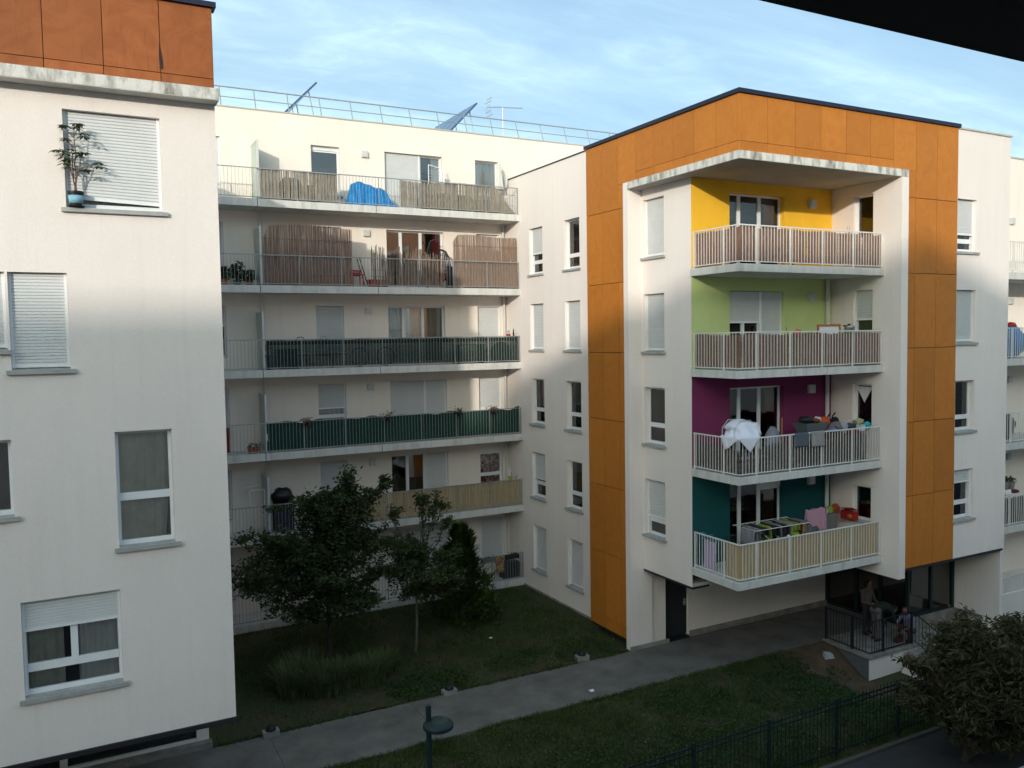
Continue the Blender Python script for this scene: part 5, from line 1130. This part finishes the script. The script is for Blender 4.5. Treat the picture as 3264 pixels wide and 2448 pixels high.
eggm.build('basket', 'blackmetal', eg); MB().ell((12.2, 28.45, t+.45), (.26, .26, .14), 12, 8).build('cushion', flat('red_cushion', (.35, .015, .02)), eg, smooth=True)
def chair(name, label, x, y, z, mat, h=.85, cat='chair'):
    T_ = thing(name, label, cat, (x, y, z))
    for dx_ in (-.18, .18):
        for dy_ in (-.18, .18): MB().box(x+dx_-.015, x+dx_+.015, y+dy_-.015, y+dy_+.015, z, z+(h if dy_ > 0 else .43)).build('leg', mat, T_)
    MB().box(x-.21, x+.21, y-.21, y+.21, z+.43, z+.46).build('seat', mat, T_)
    for q in (.6, .72, .84): MB().box(x-.165, x+.165, y+.17, y+.19, z+q*h/.9, z+q*h/.9+.06).build('slat', mat, T_)
    return T_
chair('wooden_chair', 'small red wooden chair at the foot of the tall reed wall', 8.93, 28.35, t, flat('red_paint', (.42, .02, .015), rough=.5), .6)
bx_ = thing('planter', 'bright red planter tub behind the third floor railing', 'planter', (9.65, 28.15, t)); obj_from('tub', [(9.36, 28.0, t), (9.94, 28.0, t), (9.94, 28.3, t), (9.36, 28.3, t), (9.28, 27.96, t+.26), (10.02, 27.96, t+.26), (10.02, 28.34, t+.26), (9.28, 28.34, t+.26)], [(0, 1, 5, 4), (1, 2, 6, 5), (2, 3, 7, 6), (3, 0, 4, 7), (4, 5, 6, 7)], flat('red_tub', (.55, .02, .015), rough=.4), bx_)
for k, (x, y, h) in enumerate(((4.5, 28.3, .55), (4.95, 28.45, .7), (5.3, 28.3, .45))):
    potted('potted_plant', ['leafy plant in an orange pot nearest the left block, third floor', 'largest dark leafy plant on the third floor left of the divider', 'leafy plant in a terracotta pot against the third floor divider'][k], x, y, t, .13, .2, flat(['pot_orange', 'pot_green', 'pot_terracotta'][k], [(.45, .16, .05), (.05, .12, .08), (.30, .10, .05)][k]), (x, y, t+h*.7, .28, .25, h*.45), 170, .17, 'leaf', .4, 'plants on the third floor')
mb = thing('folded_lounger', 'dark folded lounger leaning between the ragged reeds and the wall', 'lounger', (9.1, 28.3, t)); MB().tube([(9.2, 28.2, t), (8.98, 28.4, t+1.0)], .018, 6).tube([(9.3, 28.2, t), (9.08, 28.4, t+1.02)], .018, 6).build('frame', 'blackmetal', mb); MB().box(12.30, 12.5, 28.1, 28.3, t, t+.8).build('panel', 'blackmetal', mb)
# --- second floor, see-through dark netting
t = ST[2]
def netting(name, label, x0, x1, y, z0, z1f, mat, pitch, wob=.012):
    """woven net: thin vertical and horizontal threads"""
    mb = MB(); n = int((x1-x0)/pitch)
    for k in range(n+1):
        x = x0+(x1-x0)*k/n; q = (x-x0)/(x1-x0); mb.quad((x-pitch*.42, y+wob*math.sin(x*5), z0), (x+pitch*.42, y+wob*math.sin(x*5), z0), (x+pitch*.42, y+wob*math.sin(x*5), z1f(q)), (x-pitch*.42, y+wob*math.sin(x*5), z1f(q)))
    for k in range(26):
        z = z0+(k+.5)*(z1f(.5)-z0)/26
        for j in range(40):
            xa, xb = x0+(x1-x0)*j/40, x0+(x1-x0)*(j+1)/40
            mb.quad((xa, y+wob*math.sin(xa*5)-.003, z-.007), (xb, y+wob*math.sin(xb*5)-.003, z-.007), (xb, y+wob*math.sin(xb*5)-.003, z+.007), (xa, y+wob*math.sin(xa*5)-.003, z+.007))
    return tag(mb.build(name, mat), label, 'netting')
netting('balcony_netting', 'dark see-through netting along the second floor railing', 5.68, 15.05, 27.93, t+.05, lambda q: t+.96+.012*math.sin(40*q), 'net2', .02)
tag(MB().box(5.72, 15.03, 27.945, 27.95, t+.82, t+.93).build('net_border', flat('dark_hem', (.02, .03, .028))), 'dark hem folded along the top of the second floor netting', 'netting')
for k, (x, lb_) in enumerate(((6.95, 'black metal chair with a curved back behind the second floor netting'), (7.75, 'second black metal chair behind the second floor netting, right of the curved back'))):
    T_ = thing('metal_chair', lb_, 'chair', (x, 28.4, t), 'chairs behind the netting')
    mb = MB().tube([(x-.2, 28.5, t), (x-.18, 28.5, t+.9), (x-.08, 28.5, t+1.06), (x+.08, 28.5, t+1.06), (x+.18, 28.5, t+.9), (x+.2, 28.5, t)], .014, 6); mb.build('back', 'blackmetal' if k == 0 else 'galv', T_)
    MB().box(x-.2, x+.2, 28.1, 28.5, t+.43, t+.46).build('seat', 'blackmetal', T_)
    for dx_ in (-.19, .19): MB().tube([(x+dx_, 28.12, t), (x+dx_, 28.12, t+.44)], .013, 5).build('leg', 'blackmetal', T_)
tag(MB().box(6.25, 6.85, 28.45, 28.9, t+.01, t+.62).box(6.22, 6.88, 28.42, 28.92, t+.62, t+.67).build('storage_chest', flat('grey_chest', (.10, .115, .13))), 'grey storage chest behind the second floor netting', 'chest')
bi = thing('bicycle', 'dark bicycle leaning behind the second floor netting', 'bicycle', (9.5, 28.45, t))
for x in (9.0, 9.95): MB().tube([(x+.32*math.cos(6.283*j/20), 28.45, t+.34+.32*math.sin(6.283*j/20)) for j in range(21)], .018, 6, cap=False).build('wheel', 'blackmetal', bi)
MB().tube([(9.0, 28.45, t+.34), (9.2, 28.45, t+.75), (9.75, 28.45, t+.78), (9.45, 28.45, t+.35), (9.2, 28.45, t+.75)], .02, 6).tube([(9.75, 28.45, t+.85), (9.95, 28.45, t+.34)], .016, 6).tube([(9.45, 28.45, t+.35), (9.0, 28.45, t+.34)], .014, 6).build('frame', 'alu', bi)
MB().ell((9.18, 28.45, t+.82), (.13, .06, .035), 10, 6).build('saddle', 'blackmetal', bi); MB().tube([(9.72, 28.2, t+.92), (9.78, 28.45, t+.88), (9.72, 28.7, t+.92)], .012, 5).build('handlebar', 'blackmetal', bi)
T_ = thing('garden_table', 'dark table behind the right half of the second floor netting', 'table', (13.2, 28.4, t)); MB().box(12.65, 13.75, 28.1, 28.7, t+.66, t+.70).build('top', 'blackmetal', T_)
for x in (12.7, 13.7): MB().box(x-.02, x+.02, 28.15, 28.65, t, t+.66).build('leg', 'blackmetal', T_)
blob('covered_barbecue', 'dark green cover over a barbecue at the right of the netting', 'cover', (14.55, 28.45, t+.38), (.42, .3, .4), flat('green_cover', (.05, .09, .05)), 51, .2)
potted('potted_plant', 'yellow-green plant at the left end of the second floor netting', 5.77, 28.05, t, .09, .5, 'blackmetal', (5.76, 28.05, t+.78, .1, .1, .25), 60, .09, flat('lime_leaf', (.3, .45, .04)), .6)
gn = thing('garden_gnome', 'small gnome figurine on the second floor railing', 'figurine', (14.62, 27.87, t+1.0))
MB().lathe(14.62, 27.87, [(.07, t+1.0), (.08, t+1.04), (.05, t+1.09)], 12).build('body', flat('gnome_red', (.45, .05, .03)), gn, smooth=True); MB().ell((14.62, 27.87, t+1.12), (.045, .045, .045), 10, 7).build('face', 'white', gn, smooth=True); MB().lathe(14.62, 27.87, [(.048, t+1.13), (.03, t+1.18), (.004, t+1.20)], 10).build('hat', flat('gnome_blue', (.05, .25, .4)), gn, smooth=True)
fg = thing('figurine', 'slim dark figurine right of the gnome on the railing', 'figurine', (14.83, 27.87, t+1.0)); MB().lathe(14.83, 27.87, [(.03, t+1.0), (.035, t+1.1), (.02, t+1.16), (.028, t+1.2), (.008, t+1.25)], 10).build('body', 'blackmetal', fg, smooth=True); MB().tube([(14.83, 27.87, t+1.2), (14.82, 27.87, t+1.3)], .008, 5).build('hat', 'blackmetal', fg)
# --- first floor, solid green screen
t = ST[3]
gs = MB().grid(lambda u, q: (5.62+9.42*u, 27.925+.02*math.sin(u*43)+.015*mnoise.noise(Vector((u*20, q*3, 0))), t+.05+(.93+.025*math.sin(u*38)-.03*math.sin(u*61)+(.05 if u > .97 else 0)-.12*max(0, u-.93)/.07*0)*q), 150, 10)
tag(gs.build('privacy_screen', 'net', smooth=True), 'solid dark green fabric screen along the first floor railing', 'screen')
for k, (x, c) in enumerate(((6.9, 'left of the half-shut window'), (9.75, 'below the vent box, biggest of four'), (12.46, 'below the wide closed shutter'), (13.86, 'with reddish flowers at the right'))):
    T_ = thing('flower_pot', 'small pot hung on the green screen '+c, 'plant', (x, 27.8, t+.85), 'flower pots on the first floor railing')
    pot(T_, x, 27.77, t+.82, .08, .14, 'blackmetal')
    s_ = 1.35 if k == 1 else 1; p = np.random.normal(size=(110, 3))*np.array([.085, .07, .06])*s_+np.array([x, 27.77, t+1.02]); v, f = leaf_mesh(p, .07, .6, .5); obj_from('flowers', v, f.tolist(), 'flower' if k != 2 else 'plant', T_)
for k, (x, r_) in enumerate(((5.12, .11), (5.30, .09), (5.46, .08))):
    potted('potted_plant', ['terracotta pot left of the first floor divider, largest of three', 'terracotta pot in the middle of three by the divider', 'grey pot touching the first floor divider'][k], x, 28.1, t, r_, .22, flat('pot_%d' % k, [(.36, .11, .04), (.32, .10, .05), (.2, .2, .2)][k]), (x, 28.1, t+.28, .08, .08, .1), 30, .08, 'plant', .4, 'pots on the first floor')
tag(MB().box(4.3, 4.58, 28.72, 28.95, t+.01, t+.82).build('red_cabinet', flat('dark_red', (.2, .03, .02))), 'dark red cabinet at the left end of the first floor balcony', 'cabinet')
tag(MB().tube([(5.74, 28.0, t+.5), (5.74, 28.0, t+1.13)], .012, 6).build('white_pole', 'white'), 'short white pole behind the left end of the green screen', 'pole')
# --- lowest balcony, tan canes
t = ST[4]
reeds('cane_screen', 'pale tan cane screen along the lowest rear balcony', 'screen', [(7.6, 27.925), (15.06, 27.925)], cst(t+.04), cst(t+.98), .03, 'cane', gap=.0, jag=.004, thick=.006, wires=(.2, .8))
wr = thing('clothes_rail', 'tall white clothes rail left of the lowest balcony divider', 'clothes rail', (5.3, 28.3, t))
for x in (5.08, 5.55): MB().tube([(x, 28.3, t), (x, 28.3, t+1.46)], .016, 6).build('upright', 'white', wr)
MB().tube([(5.08, 28.3, t+1.46), (5.55, 28.3, t+1.46)], .016, 6).build('bar', 'white', wr); MB().tube([(4.95, 28.6, t+1.52), (5.45, 28.6, t+1.56)], .014, 6).build('rear_bar', 'white', wr)
blob('bin_bag', 'black bag bulging above the lowest balcony railing', 'bag', (6.15, 28.25, t+1.2), (.36, .28, .25), flat('black_plastic', (.012, .012, .014), rough=.35), 60, .4); tag(MB().box(5.85, 6.45, 28.0, 28.5, t, t+.98).build('bin', flat('bin_dark', (.03, .035, .05))), 'dark bin under the black bag on the lowest balcony', 'bin')
gb = thing('pot_with_tools', 'lime green pot with bottles on the end of the tan screen', 'pot', (14.6, 27.88, t+1.0))
MB().lathe(14.6, 27.88, [(.07, t+1.0), (.09, t+1.12), (.10, t+1.13)], 12).build('pot', flat('lime_pot', (.30, .45, .06)), gb)
for dx_, h in ((-.05, .3), (.0, .36), (.05, .2)): MB().tube([(14.6+dx_*.4, 27.88, t+1.1), (14.6+dx_, 27.88, t+1.1+h)], .012, 6).build('tool', 'white' if dx_ < .04 else 'red_paint', gb)
br2 = thing('brush', 'small red brush on the railing beside the lime green pot', 'brush', (14.85, 27.88, t+1.0)); MB().tube([(14.82, 27.88, t+1.0), (14.9, 27.88, t+1.16)], .012, 5).build('handle', 'red_paint', br2)
# --- garden level
t = ST[5]
for k, (x, lb_) in enumerate(((8.98, 'brown flower box on the garden railing behind the trees'), (12.8, 'dark flower box on the garden railing right of the conifer'), (13.55, 'grey flower box on the garden railing below the closed shutter'), (14.55, 'black flower box on the garden railing nearest the side wall'))):
    T_ = thing('flower_box', lb_, 'planter', (x, 27.78, t+.8), 'flower boxes on the garden railing')
    MB().box(x-.28, x+.28, 27.68, 27.84, t+.85, t+1.0).build('trough', flat('trough_%d' % k, [(.06, .04, .03), (.03, .03, .03), (.16, .15, .15), (.025, .025, .03)][k]), T_)
    MB().tube([(x-.2, 27.86, t+1.0), (x-.2, 27.68, t+.83), (x+.2, 27.68, t+.83), (x+.2, 27.86, t+1.0)], .007, 5).build('bracket', 'galv', T_)
    p = np.random.normal(size=(50, 3))*np.array([.14, .05, .03])+np.array([x, 27.76, t+1.03]); v, f = leaf_mesh(p, .06, .5, .5); obj_from('plants', v, f.tolist(), 'leaf', T_)
tag(MB().box(14.35, 15.0, 28.0, 28.5, t, t+.62).build('dark_crate', flat('dark_crate', (.04, .045, .05))), 'dark crate behind the garden railing nearest the side wall', 'crate')
cloth('hanging_cloth', 'patterned cloth hung on the garden railing beside the dark crate', 'cloth', [(.05, .7), (.03, 1.0), (-.03, 1.0), (-.04, .35)], (13.9, 27.87, t), (14.25, 27.87, t), flat('patterned', (.3, .28, .12), col2=(.25, .03, .05), vs=14, lo=.5, hi=.55), .01, 2)
# --- right wing
t = ST[2]
tw = thing('covered_furniture', 'blue tarpaulin bundle on the far right balcony', 'tarpaulin', (27.3, 16.8, t)); MB().ell((27.45, 16.75, t+.5), (.75, .4, .52), 20, 12, .3, 9).build('tarpaulin', 'tarp', tw, smooth=True); MB().ell((27.55, 16.75, t+1.08), (.18, .16, .1), 12, 8, .2, 3).build('red_basket', 'red_paint', tw, smooth=True)
t = ST[3]
blob('seat_cover', 'black covered seat on the balcony at the right edge', 'cover', (27.5, 16.9, t+.45), (.4, .3, .45), 'blackmetal', 70, .3); tag(MB().box(26.75, 26.82, 17.6, 17.73, t+1.0, t+1.45).build('wall_box', 'blackmetal'), 'small black box on the wall at the right edge', 'box')
t = ST[4]
T_ = thing('garden_table', 'round red table with pots on the balcony at the right edge', 'table', (27.4, 16.8, t)); MB().lathe(27.45, 16.8, [(.42, t+1.0), (.42, t+1.04)], 18).build('top', flat('dark_red_top', (.12, .02, .02)), T_); MB().tube([(27.45, 16.8, t), (27.45, 16.8, t+1.0)], .03, 8).build('leg', 'blackmetal', T_)
potted('potted_plant', 'mossy plant in a pale pot on the red table', 27.35, 16.75, t+1.04, .14, .3, 'kerb', (27.4, 16.75, t+1.42, .22, .18, .13), 80, .09, 'plant'); potted('potted_plant', 'second pale pot on the red table at the frame edge', 27.7, 16.75, t+1.04, .13, .25, 'kerb', (27.7, 16.75, t+1.35, .18, .15, .12), 60, .09, 'plant')
reeds('brush_screen', 'dark screen behind the railing of the lowest right edge balcony', 'screen', [(25.7, 16.3), (31.5, 16.3)], cst(t+.06), cst(t+.9), .014, 'heather', gap=.05, jag=.03)
cloth('hanging_cloth', 'pale cloth beside the red table at the right edge', 'cloth', [(0, 1.12), (-.05, .98)], (26.9, 16.5, t), (27.3, 16.5, t), 'lace', .02, 2)

# ================================================================== PEOPLE
def capsule(mb, a, b_, ra, rb_, n=10):
    a = Vector(a); b_ = Vector(b_); t = (b_-a); L = t.length
    t = t.normalized() if L > 1e-6 else Vector((0, 0, 1))
    pts = []; rs = []
    for k in (0, 1, 2, 3): th = math.pi/2*k/3; pts.append(a-t*ra*math.cos(th)); rs.append(max(.0015, ra*math.sin(th)))
    for k in (0, 1, 2, 3): th = math.pi/2*k/3; pts.append(b_+t*rb_*math.sin(th)); rs.append(max(.0015, rb_*math.cos(th)))
    mb.tube(pts, rs, n)
def person(label, base, bones, mats, hair, voxel=.011):
    """bones: (a, b, ra, rb, material); one closed skin is grown over all of them"""
    P_ = thing('person', label, 'person', base)
    mb = MB()
    for (a, b_, ra, rb_, m_) in bones: capsule(mb, a, b_, ra, rb_)
    tmp = mb.build('tmp', mats[0]); md = tmp.modifiers.new('r', 'REMESH'); md.mode = 'VOXEL'; md.voxel_size = voxel; md.use_smooth_shade = True
    sm = tmp.modifiers.new('s', 'SMOOTH'); sm.factor = .5; sm.iterations = 4
    dg = bpy.context.evaluated_depsgraph_get(); me = bpy.data.meshes.new_from_object(tmp.evaluated_get(dg))
    org = POS[tmp.name].copy(); bpy.data.objects.remove(tmp)
    me.name = 'body'; me.materials.clear()
    for m_ in mats: me.materials.append(M[m_] if isinstance(m_, str) else m_)
    co = np.empty(len(me.vertices)*3); me.vertices.foreach_get('co', co); co = co.reshape(-1, 3)+np.array(org)-np.array([0, 0, G])
    best = np.full(len(co), 1e9); idx = np.zeros(len(co), int)
    for (a, b_, ra, rb_, m_) in bones:
        a = np.array(a); b_ = np.array(b_); ab = b_-a; q = np.clip(((co-a)@ab)/max(1e-9, ab@ab), 0, 1); d = np.linalg.norm(co-(a+q[:, None]*ab), axis=1)/(ra+(rb_-ra)*q)
        k = d < best; best[k] = d[k]; idx[k] = m_
    pm = [int(idx[p.vertices[0]]) for p in me.polygons]; me.polygons.foreach_set('material_index', pm); me.polygons.foreach_set('use_smooth', [True]*len(pm))
    o = bpy.data.objects.new('body', me); place(o, org, P_)
    hb = MB()
    for (c, r_) in hair: hb.ell(c, r_, 12, 8, .12, 3)
    hb.build('hair', 'hair', P_, smooth=True)
    return P_
def hand(bones, wrist, fwd, side, mi, s=1.0, curl=.5):
    w_ = Vector(wrist); f_ = Vector(fwd).normalized(); sd_ = Vector(side); sd_ = (sd_-f_*sd_.dot(f_)).normalized(); dnv = f_.cross(sd_)
    k = w_+f_*.085*s; bones.append((tuple(w_), tuple(k-f_*.02), .026*s, .033*s, mi))
    for j, L in enumerate((.068, .078, .073, .058)):
        b0 = k+sd_*(.028-.019*j)*s; m1 = b0+(f_+dnv*curl*.5).normalized()*L*.55*s; e = m1+(f_+dnv*curl*1.6).normalized()*L*.5*s
        bones.append((tuple(b0-f_*.02), tuple(m1), .0105*s, .0095*s, mi)); bones.append((tuple(m1), tuple(e), .0095*s, .008*s, mi))
    tb = w_+f_*.03*s+sd_*.03*s; te = tb+(f_*.8+sd_*.8+dnv*.3).normalized()*.06*s; bones.append((tuple(tb), tuple(te), .013*s, .010*s, mi))
def head(bones, c, face, up, mi):
    c = Vector(c); f_ = Vector(face).normalized(); u = Vector(up).normalized(); s_ = f_.cross(u)
    bones.append((tuple(c+u*.035), tuple(c-u*.005+f_*.012), .088, .080, mi)); bones.append((tuple(c-u*.05+f_*.03), tuple(c-u*.085+f_*.045), .058, .040, mi))
    bones.append((tuple(c+f_*.085), tuple(c-u*.03+f_*.108), .010, .014, mi))
    for q in (1, -1): bones.append((tuple(c+s_*q*.083-u*.005), tuple(c+s_*q*.088-u*.035), .017, .013, mi))
def face_bits(P_, c, face, up):
    c = Vector(c); f_ = Vector(face).normalized(); u = Vector(up).normalized(); s_ = f_.cross(u)
    for q in (1, -1): MB().ell(tuple(c+f_*.092+s_*q*.033+u*.012), (.011, .011, .009), 8, 6).build('eye', 'hair', P_)
    MB().ell(tuple(c+f_*.088-u*.068), (.02, .02, .008), 8, 6).build('mouth', flat('lips', (.25, .09, .08)), P_)
zf_ = -9.41
jk = flat('dark_green_jacket', (.022, .03, .026)); tg = flat('taupe_trousers', (.13, .115, .115)); shoe = M['blackmetal']
# bending figure: legs upright, trunk bowed forward to the right, hands near the floor
bo = []
hipz = zf_+.90; hx, hy = 21.42, 17.0
for s_, fx in ((.09, .02), (-.09, -.10)):
    hp = (hx, hy+s_, hipz); kn = (hx+fx*.6+.05, hy+s_*1.1, zf_+.48); an = (hx+fx, hy+s_*1.2, zf_+.09)
    bo += [(hp, kn, .095, .066, 1), (kn, an, .062, .046, 1), ((an[0]-.04, an[1], zf_+.045), (an[0]+.14, an[1]-.01, zf_+.035), .044, .035, 2)]
bo += [((hx-.03, hy+.08, hipz+.03), (hx-.03, hy-.08, hipz+.03), .115, .115, 1), ((hx+.02, hy, hipz+.07), (hx+.30, hy, hipz+.10), .15, .15, 0), ((hx+.30, hy, hipz+.10), (hx+.52, hy, hipz+.02), .155, .135, 0), ((hx+.5, hy+.16, hipz-.0), (hx+.5, hy-.16, hipz-.0), .085, .085, 0)]
hc = (hx+.78, hy-.02, hipz-.08); fcv = (.55, -.15, -.82); upv = (.82, 0, .55)
bo += [((hx+.55, hy, hipz+.0), (hx+.70, hy, hipz-.05), .06, .055, 3)]
head(bo, hc, fcv, upv, 3)
for s_, tx in ((.19, .62), (-.19, .80)):
    sh_ = (hx+.5, hy+s_, hipz-.02); el = (hx+.56, hy+s_*1.15, hipz-.32); wr_ = (hx+tx, hy+s_*.6, hipz-.56)
    bo += [(sh_, el, .058, .047, 0), (el, wr_, .046, .032, 0)]; hand(bo, wr_, (.25, 0, -1), (0, s_, 0), 3)
P1 = person('person in dark jacket and taupe trousers bending over on the terrace', (hx, hy, zf_), bo, [jk, tg, shoe, 'skin'], [((hc[0]+.035, hc[1], hc[2]+.035), (.098, .095, .092))]); face_bits(P1, hc, fcv, upv)
# standing figure behind
bo = []; sx_, sy_ = 21.62, 17.5; br_ = flat('brown_top', (.09, .075, .06))
for s_ in (.09, -.09):
    bo += [((sx_+s_, sy_, zf_+.88), (sx_+s_*1.1, sy_-.02, zf_+.47), .09, .062, 1), ((sx_+s_*1.1, sy_-.02, zf_+.47), (sx_+s_*1.1, sy_, zf_+.09), .06, .045, 1), ((sx_+s_*1.15, sy_+.03, zf_+.045), (sx_+s_*1.25, sy_-.15, zf_+.035), .044, .034, 2)]
bo += [((sx_+.08, sy_, zf_+.92), (sx_-.08, sy_, zf_+.92), .115, .115, 1), ((sx_, sy_, zf_+1.0), (sx_, sy_, zf_+1.30), .145, .155, 0), ((sx_+.16, sy_, zf_+1.36), (sx_-.16, sy_, zf_+1.36), .08, .08, 0), ((sx_, sy_-.01, zf_+1.40), (sx_, sy_-.03, zf_+1.50), .055, .052, 3)]
hc2 = (sx_+.01, sy_-.05, zf_+1.58); head(bo, hc2, (.35, -.85, -.4), (.1, -.3, .95), 3)
for s_ in (1, -1):
    sh_ = (sx_+s_*.2, sy_, zf_+1.36); el = (sx_+s_*.27, sy_-.06, zf_+1.07); wr_ = (sx_+s_*.13, sy_-.28, zf_+1.03)
    bo += [(sh_, el, .056, .046, 0), (el, wr_, .045, .032, 0)]; hand(bo, wr_, (-s_*.6, -.8, .1), (0, 0, 1), 3)
P2 = person('person with dark hair and brown top standing behind the bending person', (sx_, sy_, zf_), bo, [br_, flat('dark_trousers', (.03, .03, .04)), shoe, 'skin'], [((hc2[0], hc2[1]+.025, hc2[2]+.03), (.102, .108, .105)), ((hc2[0], hc2[1]+.05, hc2[2]-.05), (.09, .07, .10))]); face_bits(P2, hc2, (.35, -.85, -.4), (.1, -.3, .95))
# crouching figure at the stair
bo = []; cx_, cy_ = 22.35, 16.55; lv = flat('lavender_shirt', (.26, .25, .38)); 
for s_ in (.11, -.11):
    hp = (cx_+.02, cy_+s_, zf_+.26); kn = (cx_-.30, cy_+s_*1.5, zf_+.44); an = (cx_-.18, cy_+s_*1.4, zf_+.09)
    bo += [(hp, kn, .09, .062, 1), (kn, an, .06, .045, 1), ((an[0]+.05, an[1], zf_+.045), (an[0]-.14, an[1], zf_+.035), .044, .034, 2)]
bo += [((cx_+.04, cy_+.08, zf_+.28), (cx_+.04, cy_-.08, zf_+.28), .115, .115, 1), ((cx_+.03, cy_, zf_+.38), (cx_-.06, cy_, zf_+.64), .14, .15, 0), ((cx_-.08, cy_+.15, zf_+.70), (cx_-.08, cy_-.15, zf_+.70), .08, .08, 0), ((cx_-.10, cy_, zf_+.74), (cx_-.14, cy_, zf_+.82), .055, .05, 3)]
hc3 = (cx_-.18, cy_, zf_+.90); head(bo, hc3, (-.8, 0, -.6), (-.4, 0, .9), 3)
for s_ in (1, -1):
    sh_ = (cx_-.08, cy_+s_*.19, zf_+.70); el = (cx_-.26, cy_+s_*.23, zf_+.48); wr_ = (cx_-.44, cy_+s_*.10, zf_+.36)
    bo += [(sh_, el, .055, .045, 0), (el, wr_, .042, .03, 3)]; hand(bo, wr_, (-.8, 0, -.5), (0, s_, 0), 3)
P3 = person('person in a lavender shirt crouching by the terrace steps', (cx_, cy_, zf_), bo, [lv, flat('brown_trousers', (.10, .06, .045)), shoe, 'skin'], [((hc3[0]+.025, hc3[1], hc3[2]+.035), (.105, .10, .10))]); face_bits(P3, hc3, (-.8, 0, -.6), (-.4, 0, .9))
tb_ = thing('toolbox', 'low dark red toolbox on the terrace floor between two people', 'toolbox', (21.85, 16.55, zf_)); MB().box(21.72, 21.98, 16.48, 16.62, zf_, zf_+.13).build('box', flat('toolbox_red', (.12, .03, .02)), tb_); MB().tube([(21.76, 16.55, zf_+.13), (21.8, 16.55, zf_+.19), (21.9, 16.55, zf_+.19), (21.94, 16.55, zf_+.13)], .01, 5).build('handle', 'blackmetal', tb_)
